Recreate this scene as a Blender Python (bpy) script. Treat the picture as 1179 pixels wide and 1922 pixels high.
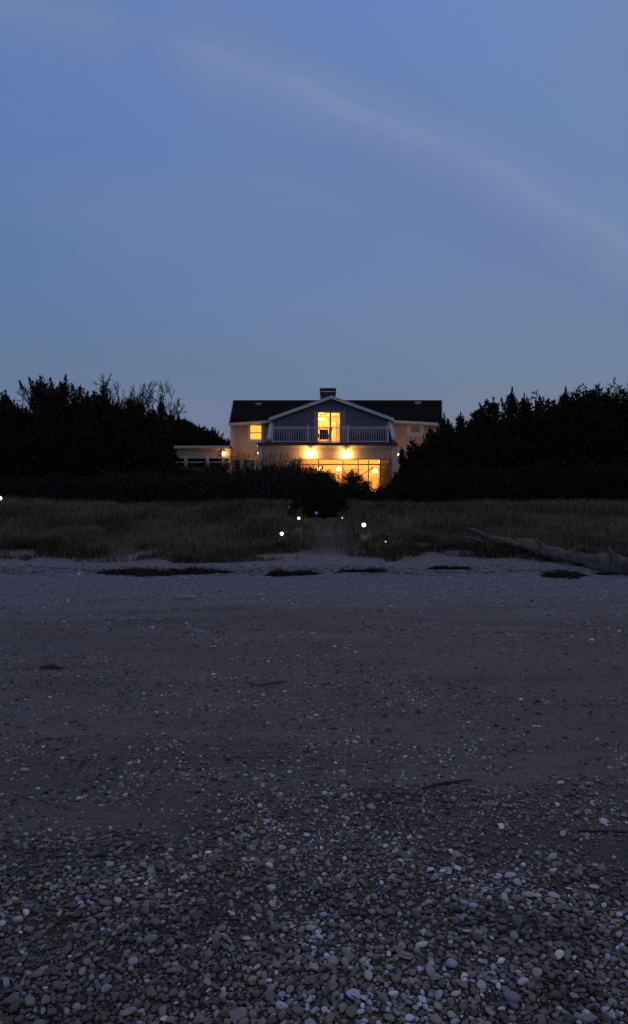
import bpy, math, random
import numpy as np
from mathutils import Vector, Matrix

sc = bpy.context.scene
for o in list(bpy.data.objects):
    bpy.data.objects.remove(o)
R = math.radians
F = 1445.0            # focal length in photo pixels (photo 1179 x 1922)
CX, CY, CAMZ = 589.5, 961.0, 1.5

# ------------------------------------------------------------------ camera
cam_d = bpy.data.cameras.new('camera')
cam = bpy.data.objects.new('camera', cam_d)
sc.collection.objects.link(cam)
cam.location = (0, 0, CAMZ)
cam.rotation_euler = (R(90), 0, 0)
cam_d.sensor_fit = 'VERTICAL'
cam_d.sensor_height = 36
cam_d.lens = 36 * F / 1922
cam_d.clip_start = 0.05
cam_d.clip_end = 3000
sc.camera = cam

# ------------------------------------------------------------------ sky and light
world = bpy.data.worlds.new('World')
sc.world = world
world.use_nodes = True
wn = world.node_tree
for n in list(wn.nodes):
    wn.nodes.remove(n)


def node(nt, t, **kw):
    n = nt.nodes.new(t)
    for k, v in kw.items():
        setattr(n, k, v)
    return n


def ramp(nt, stops, interp='LINEAR'):
    n = nt.nodes.new('ShaderNodeValToRGB')
    cr = n.color_ramp
    cr.interpolation = interp
    while len(cr.elements) > 1:
        cr.elements.remove(cr.elements[-1])
    for i, (p, c) in enumerate(stops):
        e = cr.elements[0] if i == 0 else cr.elements.new(p)
        e.position = p
        e.color = (c[0], c[1], c[2], 1) if len(c) == 3 else c
    return n


def math_n(nt, op, a, b=None, c=None):
    n = nt.nodes.new('ShaderNodeMath')
    n.operation = op
    for i, v in enumerate((a, b, c)):
        if v is None:
            continue
        if isinstance(v, (int, float)):
            n.inputs[i].default_value = v
        else:
            nt.links.new(v, n.inputs[i])
    return n.outputs[0]


def mixc(nt, fac, a, b, mode='MIX'):
    n = nt.nodes.new('ShaderNodeMix')
    n.data_type = 'RGBA'
    n.blend_type = mode
    for sock, v in ((n.inputs[0], fac), (n.inputs[6], a), (n.inputs[7], b)):
        if isinstance(v, (int, float)):
            sock.default_value = v
        elif isinstance(v, tuple):
            sock.default_value = (v[0], v[1], v[2], 1)
        else:
            nt.links.new(v, sock)
    return n.outputs[2]


def s2l(r, g, b):
    f = lambda c: (c / 255 / 12.92) if c <= 10 else ((c / 255 + .055) / 1.055) ** 2.4
    return (f(r), f(g), f(b))


out = node(wn, 'ShaderNodeOutputWorld')
bg = node(wn, 'ShaderNodeBackground')
wn.links.new(bg.outputs[0], out.inputs[0])
tc = node(wn, 'ShaderNodeTexCoord')
D = tc.outputs['Generated']
sky = node(wn, 'ShaderNodeTexSky')
sky.sky_type = 'NISHITA'
sky.sun_disc = False
sky.sun_elevation = R(-1.0)
sky.sun_rotation = R(180)
sky.ozone_density = 2.2
sky.air_density = 1.0
sky.dust_density = 0.3
sep = node(wn, 'ShaderNodeSeparateXYZ')
wn.links.new(D, sep.inputs[0])
X_, Y_, Z_ = sep.outputs
# dusk blue by elevation
rz = ramp(wn, [(0.0, s2l(118, 126, 150)), (0.15, s2l(101, 124, 151)), (0.26, s2l(101, 128, 163)),
               (0.42, s2l(98, 129, 177)), (0.57, s2l(101, 134, 189)), (0.72, s2l(104, 118, 150)), (1.0, s2l(122, 122, 138))])
wn.links.new(Z_, rz.inputs[0])
# slightly greyer and paler to the right, deeper to the left, in the sky itself
rx = math_n(wn, 'MULTIPLY_ADD', X_, 1.25, 0.5)
rxc = ramp(wn, [(0.0, (0.80, 0.89, 0.94)), (0.5, (1.0, 1.0, 1.0)), (1.0, (1.28, 1.15, .98))])
wn.links.new(rx, rxc.inputs[0])
base = mixc(wn, 1.0, rz.outputs[0], rxc.outputs[0], 'MULTIPLY')
# soft uneven haze veils
mapn = node(wn, 'ShaderNodeMapping')
wn.links.new(D, mapn.inputs[0])
mapn.inputs['Rotation'].default_value = (0, R(28), 0)
mapn.inputs['Scale'].default_value = (1.3, 1.3, 4.2)
nz = node(wn, 'ShaderNodeTexNoise')
nz.inputs['Scale'].default_value = 2.3
nz.inputs['Detail'].default_value = 8
nz.inputs['Roughness'].default_value = .5
wn.links.new(mapn.outputs[0], nz.inputs['Vector'])
veil = ramp(wn, [(0.35, (0, 0, 0)), (0.75, (1, 1, 1))], 'EASE')
wn.links.new(nz.outputs['Fac'], veil.inputs[0])
base = mixc(wn, math_n(wn, 'MULTIPLY', veil.outputs[0], 0.42), base, s2l(114, 131, 168))
# one long band of thin high cloud: distance from a small circle on the sky sphere
pts = []
for px, py in ((300, 70), (700, 208), (1179, 462)):
    v = Vector((px - CX, F, CY - py)).normalized()
    pts.append(v)
pn = (pts[1] - pts[0]).cross(pts[2] - pts[0]).normalized()
if pn.z < 0:
    pn = -pn
pc = pn.dot(pts[0])
dotn = node(wn, 'ShaderNodeVectorMath', operation='DOT_PRODUCT')
wn.links.new(D, dotn.inputs[0])
dotn.inputs[1].default_value = pn
nz2 = node(wn, 'ShaderNodeTexNoise')
nz2.inputs['Scale'].default_value = 5.0
nz2.inputs['Detail'].default_value = 6
nz2.inputs['Roughness'].default_value = .45
wn.links.new(mapn.outputs[0], nz2.inputs['Vector'])
wob = math_n(wn, 'MULTIPLY', math_n(wn, 'SUBTRACT', nz2.outputs['Fac'], 0.5), 0.035)
sd = math_n(wn, 'ADD', math_n(wn, 'SUBTRACT', dotn.outputs['Value'], pc), wob)
sdn = math_n(wn, 'MULTIPLY_ADD', sd, 2.5, 0.5)       # 0.2 units either side
bandr = ramp(wn, [(0.0, (0, 0, 0)), (0.36, (.05, .05, .05)), (0.45, (.45, .45, .45)), (0.50, (1, 1, 1)),
                  (0.535, (0.35, 0.35, 0.35)), (0.59, (0, 0, 0))], 'EASE')
wn.links.new(sdn, bandr.inputs[0])
nz3 = node(wn, 'ShaderNodeTexNoise')
nz3.inputs['Scale'].default_value = 2.6
nz3.inputs['Detail'].default_value = 6
wn.links.new(D, nz3.inputs['Vector'])
brk = ramp(wn, [(0.30, (.35, .35, .35)), (0.60, (1, 1, 1))], 'EASE')
wn.links.new(nz3.outputs['Fac'], brk.inputs[0])
gap = ramp(wn, [(0.0, (.55, .55, .55)), (0.19, (.5, .5, .5)), (0.27, (.08, .08, .08)), (0.36, (.75, .75, .75)), (0.5, (1, 1, 1)), (0.66, (.9, .9, .9)), (0.85, (.6, .6, .6))], 'EASE')
wn.links.new(rx, gap.inputs[0])
bandf = math_n(wn, 'MULTIPLY', math_n(wn, 'MULTIPLY', bandr.outputs[0], brk.outputs[0]), math_n(wn, 'MULTIPLY', gap.outputs[0], 1.0))
shadr = ramp(wn, [(0.0, (.1, .1, .1)), (0.22, (.35, .35, .35)), (0.39, (1, 1, 1)), (0.455, (.5, .5, .5)), (0.49, (0, 0, 0))], 'EASE')
wn.links.new(sdn, shadr.inputs[0])
shx = ramp(wn, [(0.35, (0, 0, 0)), (0.62, (.8, .8, .8)), (0.8, (1, 1, 1))], 'EASE')
wn.links.new(rx, shx.inputs[0])
shf = math_n(wn, 'MULTIPLY', math_n(wn, 'MULTIPLY', shadr.outputs[0], shx.outputs[0]), 0.38)
base = mixc(wn, shf, base, s2l(92, 112, 160))
base = mixc(wn, bandf, base, s2l(123, 142, 176))
backf = math_n(wn, 'MULTIPLY_ADD', Y_, -1.6, 0.0)
backf = math_n(wn, 'MINIMUM', math_n(wn, 'MAXIMUM', backf, 0.0), 0.85)
base = mixc(wn, backf, base, s2l(126, 122, 142))   # afterglow of the sunset behind the camera
skyc = mixc(wn, 1.0, sky.outputs[0], (0.9, 1.05, 1.5), 'MULTIPLY')
tot = mixc(wn, 0.12, base, skyc)
wn.links.new(tot, bg.inputs[0])
bg.inputs[1].default_value = 1.0

sun_d = bpy.data.lights.new('sun', 'SUN')
sun = bpy.data.objects.new('sun', sun_d)
sc.collection.objects.link(sun)
sun_d.energy = 0.06
sun_d.angle = R(40)
sun_d.color = (1.0, 0.82, 0.74)
sun.rotation_euler = (R(72), 0, 0)       # the last glow, low behind the camera

sc.view_settings.view_transform = 'Standard'
sc.view_settings.look = 'None'
sc.view_settings.exposure = 0
sc.view_settings.gamma = 1
sc.view_settings.use_curve_mapping = False
sc.render.engine = 'CYCLES'
sc.cycles.use_denoising = True
sc.cycles.max_bounces = 6
sc.cycles.transparent_max_bounces = 16
sc.cycles.sample_clamp_indirect = 4


# ------------------------------------------------------------------ helpers
def at(px, py, Y):
    return ((px - CX) / F * Y, Y, CAMZ - (py - CY) / F * Y)


def XX(px, Y):
    return (px - CX) / F * Y


def ZZ(py, Y):
    return CAMZ - (py - CY) / F * Y


def hash2(ix, iy, s):
    h = (ix.astype(np.int64) * 374761393 + iy.astype(np.int64) * 668265263 + s * 974711) & 0x7fffffff
    h = ((h ^ (h >> 13)) * 1274126177) & 0x7fffffff
    h = h ^ (h >> 16)
    return (h & 0xffff) / 65535.0


def vnoise(x, y, s=0):
    x = np.asarray(x, dtype=float)
    y = np.asarray(y, dtype=float)
    ix = np.floor(x)
    iy = np.floor(y)
    fx = x - ix
    fy = y - iy
    fx = fx * fx * (3 - 2 * fx)
    fy = fy * fy * (3 - 2 * fy)
    a = hash2(ix, iy, s)
    b = hash2(ix + 1, iy, s)
    c = hash2(ix, iy + 1, s)
    d = hash2(ix + 1, iy + 1, s)
    return (a + (b - a) * fx) * (1 - fy) + (c + (d - c) * fx) * fy


def edge_y(x):
    return 18.6 + (vnoise(x * .45, x * 0, 5) - .5) * 2.2 + (vnoise(x * 1.7, x * 0, 6) - .5) * 1.2


def path_half(y):
    return np.interp(y, [17, 18.6, 20, 21.5, 24, 30], [1.5, .5, .32, .2, .06, .03])


def path_x(y):
    return np.interp(y, [17, 19, 22, 26, 31], [.35, .32, .38, .28, .15])


def gh(x, y):
    x = np.asarray(x, dtype=float)
    y = np.asarray(y, dtype=float)
    b = np.where(y < 18.4, .02 * y, .368)
    t = np.clip((y - 18.0) / 14.4, 0, 1)
    b = b + 1.33 * (t * (2 - t) * .8 + .2 * t)
    t2 = np.clip((y - 32.4) / 14, 0, 1)
    b = b + .9 * t2 * t2 * (3 - 2 * t2)
    amp = np.clip((y - 17) / 6, 0, 1)
    b = b + amp * .32 * (vnoise(x * .22, y * .22, 1) - .5) * np.clip(1.6 - y / 60, .3, 1)
    near = np.clip((19 - y) / 4, 0, 1)
    b = b + near * (.07 * (vnoise(x * .5, y * .8, 2) - .5) + .040 * (vnoise(x * 1.7, y * 2.4, 3) - .5)
                    + .014 * (vnoise(x * 6, y * 7, 4) - .5))
    # trodden path
    dx = np.abs(x - path_x(y)) / np.maximum(path_half(y), .01)
    b = b - .07 * np.exp(-dx * dx) * np.clip((y - 18) / 2, 0, 1) * np.clip((33 - y) / 3, 0, 1)
    return b


def gz(x, y):
    return float(gh(np.array([x]), np.array([y]))[0])


def new_mesh(name, V, faces=None, tris=None, quads=None, col=None, mat=None, smooth=False):
    me = bpy.data.meshes.new(name)
    V = np.asarray(V, dtype=np.float32)
    if faces is not None:
        me.from_pydata([tuple(map(float, v)) for v in V], [], faces)
    else:
        nt_ = 0 if tris is None else len(tris)
        nq = 0 if quads is None else len(quads)
        me.vertices.add(len(V))
        me.vertices.foreach_set('co', V.ravel())
        loops = []
        if nt_:
            loops.append(np.asarray(tris, dtype=np.int32).ravel())
        if nq:
            loops.append(np.asarray(quads, dtype=np.int32).ravel())
        loops = np.concatenate(loops)
        me.loops.add(len(loops))
        me.loops.foreach_set('vertex_index', loops)
        me.polygons.add(nt_ + nq)
        st = np.concatenate([np.arange(nt_) * 3, nt_ * 3 + np.arange(nq) * 4]).astype(np.int32)
        me.polygons.foreach_set('loop_start', st)
        me.update(calc_edges=True)
        me.validate()
    if col is not None:
        ca = me.color_attributes.new('tint', 'FLOAT_COLOR', 'POINT')
        c4 = np.ones((len(V), 4), dtype=np.float32)
        c4[:, :3] = col
        ca.data.foreach_set('color', c4.ravel())
    if smooth:
        me.polygons.foreach_set('use_smooth', np.ones(len(me.polygons), dtype=bool))
    if mat:
        me.materials.append(mat)
    me.update()
    return me


def link(name, me, parent=None, loc=(0, 0, 0)):
    o = bpy.data.objects.new(name, me)
    sc.collection.objects.link(o)
    o.location = loc
    if parent is not None:
        o.parent = parent
    return o


def tag(o, label=None, cat=None, group=None, kind=None):
    if label:
        o['label'] = label
    if cat:
        o['category'] = cat
    if group:
        o['group'] = group
    if kind:
        o['kind'] = kind
    return o


def empty(name, loc, rz=0.0):
    o = bpy.data.objects.new(name, None)
    sc.collection.objects.link(o)
    o.location = loc
    o.rotation_euler = (0, 0, rz)
    return o


class MB:
    """collects simple solids; build() links them as ONE mesh object, in the parent's local space"""

    def __init__(s):
        s.v = []
        s.f = []

    def add(s, vs, fs):
        b = len(s.v)
        s.v += [tuple(v) for v in vs]
        s.f += [[b + i for i in f] for f in fs]
        return s

    def box(s, x0, x1, y0, y1, z0, z1):
        vs = [(x0, y0, z0), (x1, y0, z0), (x1, y1, z0), (x0, y1, z0), (x0, y0, z1), (x1, y0, z1), (x1, y1, z1), (x0, y1, z1)]
        return s.add(vs, [(0, 3, 2, 1), (4, 5, 6, 7), (0, 1, 5, 4), (1, 2, 6, 5), (2, 3, 7, 6), (3, 0, 4, 7)])

    def prism_y(s, poly, y0, y1):
        """poly in x,z extruded along y"""
        n = len(poly)
        vs = [(x, y0, z) for x, z in poly] + [(x, y1, z) for x, z in poly]
        fs = [tuple(range(n)), tuple(range(2 * n - 1, n - 1, -1))]
        for i in range(n):
            j = (i + 1) % n
            fs.append((j, i, n + i, n + j))
        return s.add(vs, fs)

    def prism_x(s, poly, x0, x1):
        """poly in y,z extruded along x"""
        n = len(poly)
        vs = [(x0, y, z) for y, z in poly] + [(x1, y, z) for y, z in poly]
        fs = [tuple(range(n)), tuple(range(2 * n - 1, n - 1, -1))]
        for i in range(n):
            j = (i + 1) % n
            fs.append((j, i, n + i, n + j))
        return s.add(vs, fs)

    def tube(s, pts, rad, n=8):
        """pts list of Vectors, rad list"""
        rings = []
        for i, p in enumerate(pts):
            p = Vector(p)
            d = (Vector(pts[min(i + 1, len(pts) - 1)]) - Vector(pts[max(i - 1, 0)])).normalized()
            a = d.orthogonal().normalized() if i == 0 else (s._a - d * s._a.dot(d)).normalized()
            s._a = a
            b = d.cross(a)
            r = rad[i] if isinstance(rad, (list, tuple)) else rad
            rings.append([p + (a * math.cos(2 * math.pi * k / n) + b * math.sin(2 * math.pi * k / n)) * r for k in range(n)])
        vs = [v for r_ in rings for v in r_]
        fs = []
        for i in range(len(rings) - 1):
            for k in range(n):
                a_ = i * n + k
                b_ = i * n + (k + 1) % n
                fs.append((a_, b_, b_ + n, a_ + n))
        fs.append(tuple(range(n - 1, -1, -1)))
        fs.append(tuple(range(len(vs) - n, len(vs))))
        return s.add(vs, fs)

    def lathe(s, prof, c, n=16):
        vs = []
        for r, z in prof:
            for k in range(n):
                a = 2 * math.pi * k / n
                vs.append((c[0] + r * math.cos(a), c[1] + r * math.sin(a), c[2] + z))
        fs = []
        for i in range(len(prof) - 1):
            for k in range(n):
                a_ = i * n + k
                b_ = i * n + (k + 1) % n
                fs.append((a_, b_, b_ + n, a_ + n))
        fs.append(tuple(range(n - 1, -1, -1)))
        fs.append(tuple(range(len(vs) - n, len(vs))))
        return s.add(vs, fs)

    def build(s, name, mat, parent=None, smooth=False, off=(0, 0, 0)):
        V = np.array(s.v, dtype=float) - np.array(off)
        me = new_mesh(name, V, faces=s.f, mat=mat, smooth=smooth)
        return link(name, me, parent)


# ------------------------------------------------------------------ materials
def pmat(name, col, rough=.7, spec=.3, bump=0.0, bscale=20.0, var=0.0, vscale=3.0, attr=False, metal=0.0):
    m = bpy.data.materials.new(name)
    m.use_nodes = True
    nt = m.node_tree
    b = nt.nodes['Principled BSDF']
    b.inputs['Roughness'].default_value = rough
    b.inputs['Specular IOR Level'].default_value = spec
    b.inputs['Metallic'].default_value = metal
    src = None
    t = nt.nodes.new('ShaderNodeTexCoord')
    if attr:
        a = nt.nodes.new('ShaderNodeAttribute')
        a.attribute_name = 'tint'
        src = mixc(nt, 1.0, a.outputs['Color'], tuple(col), 'MULTIPLY')
    if var:
        n = nt.nodes.new('ShaderNodeTexNoise')
        n.inputs['Scale'].default_value = vscale
        n.inputs['Detail'].default_value = 5
        nt.links.new(t.outputs['Object'], n.inputs['Vector'])
        r = ramp(nt, [(0.3, (1 - var, 1 - var, 1 - var)), (0.7, (1 + var, 1 + var, 1 + var))])
        nt.links.new(n.outputs['Fac'], r.inputs[0])
        src = mixc(nt, 1.0, src if src else tuple(col), r.outputs[0], 'MULTIPLY')
    if src is not None:
        nt.links.new(src, b.inputs['Base Color'])
    else:
        b.inputs['Base Color'].default_value = (*col, 1)
    if bump:
        n = nt.nodes.new('ShaderNodeTexNoise')
        n.inputs['Scale'].default_value = bscale
        n.inputs['Detail'].default_value = 6
        nt.links.new(t.outputs['Object'], n.inputs['Vector'])
        bp = nt.nodes.new('ShaderNodeBump')
        bp.inputs['Strength'].default_value = bump
        bp.inputs['Distance'].default_value = .02
        nt.links.new(n.outputs['Fac'], bp.inputs['Height'])
        nt.links.new(bp.outputs[0], b.inputs['Normal'])
    return m


def emat(name, col, strength):
    m = bpy.data.materials.new(name)
    m.use_nodes = True
    nt = m.node_tree
    b = nt.nodes['Principled BSDF']
    b.inputs['Base Color'].default_value = (*col, 1)
    b.inputs['Emission Color'].default_value = (*col, 1)
    b.inputs['Emission Strength'].default_value = strength
    return m


def siding_mat(name, col):
    """horizontal clapboards"""
    m = pmat(name, col, rough=.6, spec=.3)
    nt = m.node_tree
    b = nt.nodes['Principled BSDF']
    t = nt.nodes.new('ShaderNodeTexCoord')
    sp = nt.nodes.new('ShaderNodeSeparateXYZ')
    nt.links.new(t.outputs['Object'], sp.inputs[0])
    fr = math_n(nt, 'FRACT', math_n(nt, 'MULTIPLY', sp.outputs[2], 1 / .15))
    rr = ramp(nt, [(0, (0, 0, 0)), (.12, (.9, .9, .9)), (1, (1, 1, 1))])
    nt.links.new(fr, rr.inputs[0])
    n = nt.nodes.new('ShaderNodeTexNoise')
    n.inputs['Scale'].default_value = 2.5
    n.inputs['Detail'].default_value = 6
    nt.links.new(t.outputs['Object'], n.inputs['Vector'])
    r2 = ramp(nt, [(0.3, tuple(c * .86 for c in col)), (.7, tuple(min(1, c * 1.1) for c in col))])
    nt.links.new(n.outputs['Fac'], r2.inputs[0])
    nt.links.new(r2.outputs[0], b.inputs['Base Color'])
    bp = nt.nodes.new('ShaderNodeBump')
    bp.inputs['Strength'].default_value = .9
    bp.inputs['Distance'].default_value = .03
    h = math_n(nt, 'MULTIPLY', rr.outputs[0], math_n(nt, 'SUBTRACT', 1.4, fr))
    nt.links.new(h, bp.inputs['Height'])
    nt.links.new(bp.outputs[0], b.inputs['Normal'])
    return m


def glass_mat():
    m = bpy.data.materials.new('window_glass')
    m.use_nodes = True
    nt = m.node_tree
    for n in list(nt.nodes):
        nt.nodes.remove(n)
    o = nt.nodes.new('ShaderNodeOutputMaterial')
    mx = nt.nodes.new('ShaderNodeMixShader')
    tr = nt.nodes.new('ShaderNodeBsdfTransparent')
    tr.inputs[0].default_value = (.93, .93, .92, 1)
    gl = nt.nodes.new('ShaderNodeBsdfGlossy')
    gl.inputs['Roughness'].default_value = .03
    fz = nt.nodes.new('ShaderNodeFresnel')
    fz.inputs[0].default_value = 1.5
    nt.links.new(fz.outputs[0], mx.inputs[0])
    nt.links.new(tr.outputs[0], mx.inputs[1])
    nt.links.new(gl.outputs[0], mx.inputs[2])
    nt.links.new(mx.outputs[0], o.inputs[0])
    return m


M_SIDE = siding_mat('grey_siding', (.095, .112, .165))
M_SIDEW = siding_mat('pale_siding', (.37, .295, .265))
M_TRIM = pmat('white_trim', (.42, .45, .52), rough=.5)
M_ROOF = pmat('dark_shingle', (.012, .010, .011), rough=.95, spec=.05, bump=.6, bscale=9, var=.3, vscale=4)
M_FASC = pmat('dark_fascia', (.05, .045, .045), rough=.6)
M_DECK = pmat('deck_board', (.16, .14, .12), rough=.8, var=.2)
M_BRICK = pmat('chimney_brick', (.07, .045, .04), rough=.9, bump=.5, bscale=14, var=.35, vscale=8)
M_DARKF = pmat('dark_window_frame', (.06, .05, .045), rough=.5)
M_GLASS = glass_mat()
M_WARMW = pmat('warm_interior_wall', (.70, .56, .36), rough=.9, var=.08, vscale=1)
M_WOODF = pmat('interior_wood', (.35, .2, .1), rough=.5, var=.2)
M_CURT = pmat('curtain', (.62, .42, .22), rough=.9)
M_FURN = pmat('dark_wicker', (.035, .035, .04), rough=.8, bump=.5, bscale=40)
M_SOFA = pmat('sofa_cloth', (.5, .42, .32), rough=.9)
M_BLACKM = pmat('black_metal', (.03, .03, .03), rough=.4, spec=.5)
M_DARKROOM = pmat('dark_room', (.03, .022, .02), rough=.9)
E_BLIND = emat('glowing_blind', (1.0, .50, .05), 1.15)  # blind glows by itself, standing in for lamplight from the room
E_SHADE = emat('lamp_shade_glow', (1.0, .55, .14), 9.0)
E_BULB = emat('sconce_globe_glow', (1.0, .60, .20), 30.0)
E_PATH = emat('path_globe_glow', (1.0, .80, .50), 4.0)
E_PATHD = emat('path_globe_dim', (1.0, .86, .66), .55)
E_PATHB = emat('path_globe_bluish', (.10, .12, .35), .8)


def glow_glass(name, col, strength, clear):
    """lit frosted globe that lets its bulb's light out"""
    m = bpy.data.materials.new(name)
    m.use_nodes = True
    nt = m.node_tree
    for n in list(nt.nodes):
        nt.nodes.remove(n)
    o = nt.nodes.new('ShaderNodeOutputMaterial')
    ad = nt.nodes.new('ShaderNodeAddShader')
    em = nt.nodes.new('ShaderNodeEmission')
    em.inputs[0].default_value = (*col, 1)
    em.inputs[1].default_value = strength
    tr = nt.nodes.new('ShaderNodeBsdfTransparent')
    tr.inputs[0].default_value = (clear, clear, clear, 1)
    nt.links.new(em.outputs[0], ad.inputs[0])
    nt.links.new(tr.outputs[0], ad.inputs[1])
    nt.links.new(ad.outputs[0], o.inputs[0])
    return m


E_BULB = glow_glass('sconce_globe_glow', (1.0, .60, .20), 12.0, .9)


def leaf_mat(name, rough=.75, spec=.2):
    m = pmat(name, (1, 1, 1), rough=rough, spec=spec, attr=True)
    return m


M_CEDAR = leaf_mat('cedar_foliage', .9, .08)
M_SHRUB = leaf_mat('shrub_foliage', .9, .08)
M_BARK = pmat('bark', (.035, .03, .028), rough=.95, spec=.05)
M_TWIG = pmat('shrub_twig', (.055, .04, .035), rough=.9, spec=.05)
M_GRASS = leaf_mat('dune_grass_blade', .7, .15)
M_WRACK = pmat('dry_seaweed', (.038, .034, .034), rough=.95, spec=.1, var=.4, vscale=20)
M_PEB = leaf_mat('pebble_stone', .42, .5)


def ground_mat():
    m = bpy.data.materials.new('sand_and_dune_soil')
    m.use_nodes = True
    nt = m.node_tree
    b = nt.nodes['Principled BSDF']
    t = nt.nodes.new('ShaderNodeTexCoord')
    P = t.outputs['Object']

    def noise(scale, det=4, rough=.55, vec=P):
        n = nt.nodes.new('ShaderNodeTexNoise')
        n.inputs['Scale'].default_value = scale
        n.inputs['Detail'].default_value = det
        n.inputs['Roughness'].default_value = rough
        nt.links.new(vec, n.inputs['Vector'])
        return n.outputs['Fac']
    mp = nt.nodes.new('ShaderNodeMapping')
    mp.inputs['Scale'].default_value = (.35, 1.6, 1)
    nt.links.new(P, mp.inputs[0])
    streak = noise(1.2, 5, .6, mp.outputs[0])
    fine = noise(70, 4, .75)
    mid = noise(14, 4, .7)
    spk = noise(160, 2, .7)
    dry = ramp(nt, [(0.25, (.145, .120, .102)), (.55, (.190, .160, .138)), (.8, (.250, .212, .185))])
    nt.links.new(streak, dry.inputs[0])
    g1 = ramp(nt, [(0.32, (.60, .60, .60)), (.5, (1, 1, 1)), (.70, (1.45, 1.45, 1.45))])
    nt.links.new(fine, g1.inputs[0])
    c = mixc(nt, 1.0, dry.outputs[0], g1.outputs[0], 'MULTIPLY')
    g2 = ramp(nt, [(0.33, (.72, .72, .72)), (.5, (1, 1, 1)), (.68, (1.2, 1.2, 1.2))])
    nt.links.new(mid, g2.inputs[0])
    c = mixc(nt, .8, c, g2.outputs[0], 'MULTIPLY')
    g3 = ramp(nt, [(0.66, (0, 0, 0)), (.74, (1, 1, 1))])
    nt.links.new(spk, g3.inputs[0])
    c = mixc(nt, math_n(nt, 'MULTIPLY', g3.outputs[0], .5), c, (.45, .42, .40))
    # a band of paler blue-grey gravel below the grass
    sp = nt.nodes.new('ShaderNodeSeparateXYZ')
    nt.links.new(P, sp.inputs[0])
    gb = math_n(nt, 'MULTIPLY_ADD', streak, 6.0, math_n(nt, 'SUBTRACT', sp.outputs[1], 3.0))
    gbr = ramp(nt, [(.40, (0, 0, 0)), (.56, (.8, .8, .8))], 'EASE')
    nt.links.new(math_n(nt, 'DIVIDE', gb, 22.0), gbr.inputs[0])
    grav = ramp(nt, [(0.36, (.095, .097, .105)), (.46, (.195, .195, .205)), (.54, (.235, .235, .245)), (.64, (.38, .385, .41))])
    mp2 = nt.nodes.new('ShaderNodeMapping')
    mp2.inputs['Scale'].default_value = (1, .45, 1)
    nt.links.new(P, mp2.inputs[0])
    nt.links.new(noise(22, 5, .8, mp2.outputs[0]), grav.inputs[0])
    c = mixc(nt, gbr.outputs[0], c, grav.outputs[0])
    # dark grit flecks
    g4 = ramp(nt, [(0.30, (1, 1, 1)), (.36, (0, 0, 0))])
    nt.links.new(noise(38, 3, .65), g4.inputs[0])
    c = mixc(nt, math_n(nt, 'MULTIPLY', g4.outputs[0], .6), c, (.04, .035, .032))
    # sand darkened among the near pebbles, painting shade into the gaps
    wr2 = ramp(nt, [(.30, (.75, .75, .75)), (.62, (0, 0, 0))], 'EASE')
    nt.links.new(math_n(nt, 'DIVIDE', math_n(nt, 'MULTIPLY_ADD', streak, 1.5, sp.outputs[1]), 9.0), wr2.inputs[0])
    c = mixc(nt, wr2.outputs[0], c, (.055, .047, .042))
    # soil with roots and thatch under the dune grass
    at_ = nt.nodes.new('ShaderNodeAttribute')
    at_.attribute_name = 'tint'
    soil = ramp(nt, [(0.3, (.055, .045, .026)), (.7, (.11, .088, .05))])
    nt.links.new(mid, soil.inputs[0])
    c = mixc(nt, at_.outputs['Fac'], c, soil.outputs[0])
    nt.links.new(c, b.inputs['Base Color'])
    b.inputs['Roughness'].default_value = .85
    b.inputs['Specular IOR Level'].default_value = .25
    bp = nt.nodes.new('ShaderNodeBump')
    bp.inputs['Strength'].default_value = 1.0
    bp.inputs['Distance'].default_value = .022
    hh = math_n(nt, 'ADD', math_n(nt, 'MULTIPLY', fine, .6), math_n(nt, 'MULTIPLY', mid, 1.6))
    nt.links.new(hh, bp.inputs['Height'])
    nt.links.new(bp.outputs[0], b.inputs['Normal'])
    return m


# ------------------------------------------------------------------ ground: one sheet to the horizon
def axis(segs):
    outp = []
    for a, b_, st in segs:
        outp += list(np.arange(a, b_, st))
    outp.append(segs[-1][1])
    return np.array(outp)


xs = axis([(-900, -100, 80), (-100, -30, 7), (-30, -10, 1), (-10, -3, .25), (-3, 3, .06), (3, 10, .25), (10, 30, 1), (30, 100, 7), (100, 900, 80)])
ys = axis([(-60, -6, 6), (-6, 1, .5), (1, 6, .05), (6, 12, .12), (12, 34, .25), (34, 60, 1), (60, 160, 10), (160, 1500, 134)])
gx, gy = np.meshgrid(xs, ys)
gzv = gh(gx, gy)
V = np.stack([gx.ravel(), gy.ravel(), gzv.ravel()], 1)
nx, ny = len(xs), len(ys)
ii, jj = np.meshgrid(np.arange(nx - 1), np.arange(ny - 1))
a = (jj * nx + ii).ravel()
Q = np.stack([a, a + 1, a + 1 + nx, a + nx], 1)
ed = edge_y(gx.ravel())
soilf = np.clip((V[:, 1] - ed) / .5, 0, 1)
pdx = np.abs(V[:, 0] - path_x(V[:, 1])) / path_half(V[:, 1])
soilf *= np.where(V[:, 1] < 31, np.maximum(np.clip((pdx - .6) / .8, 0, 1), np.clip((V[:, 1] - 17.9) / 2.2, 0, .92)), 1)
soilf *= .8 + .2 * vnoise(V[:, 0] * 2, V[:, 1] * 2, 9)
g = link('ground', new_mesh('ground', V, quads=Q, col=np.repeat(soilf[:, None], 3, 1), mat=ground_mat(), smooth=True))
tag(g, 'dark sand beach rising to the dune and the yard of the house', None, None, 'structure')
rng = np.random.default_rng(7)
random.seed(7)

# ------------------------------------------------------------------ house
GZ = 2.45
YF = 50.0      # front block
YG = 52.5      # gable wall
YM = 53.7      # main two-storey wall
house = empty('beach_house', (1.0, 53, GZ))
tag(house, 'large two-storey shingled beach house with lit windows behind the dune', 'house')
HO = (1.0, 53, GZ)


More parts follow.
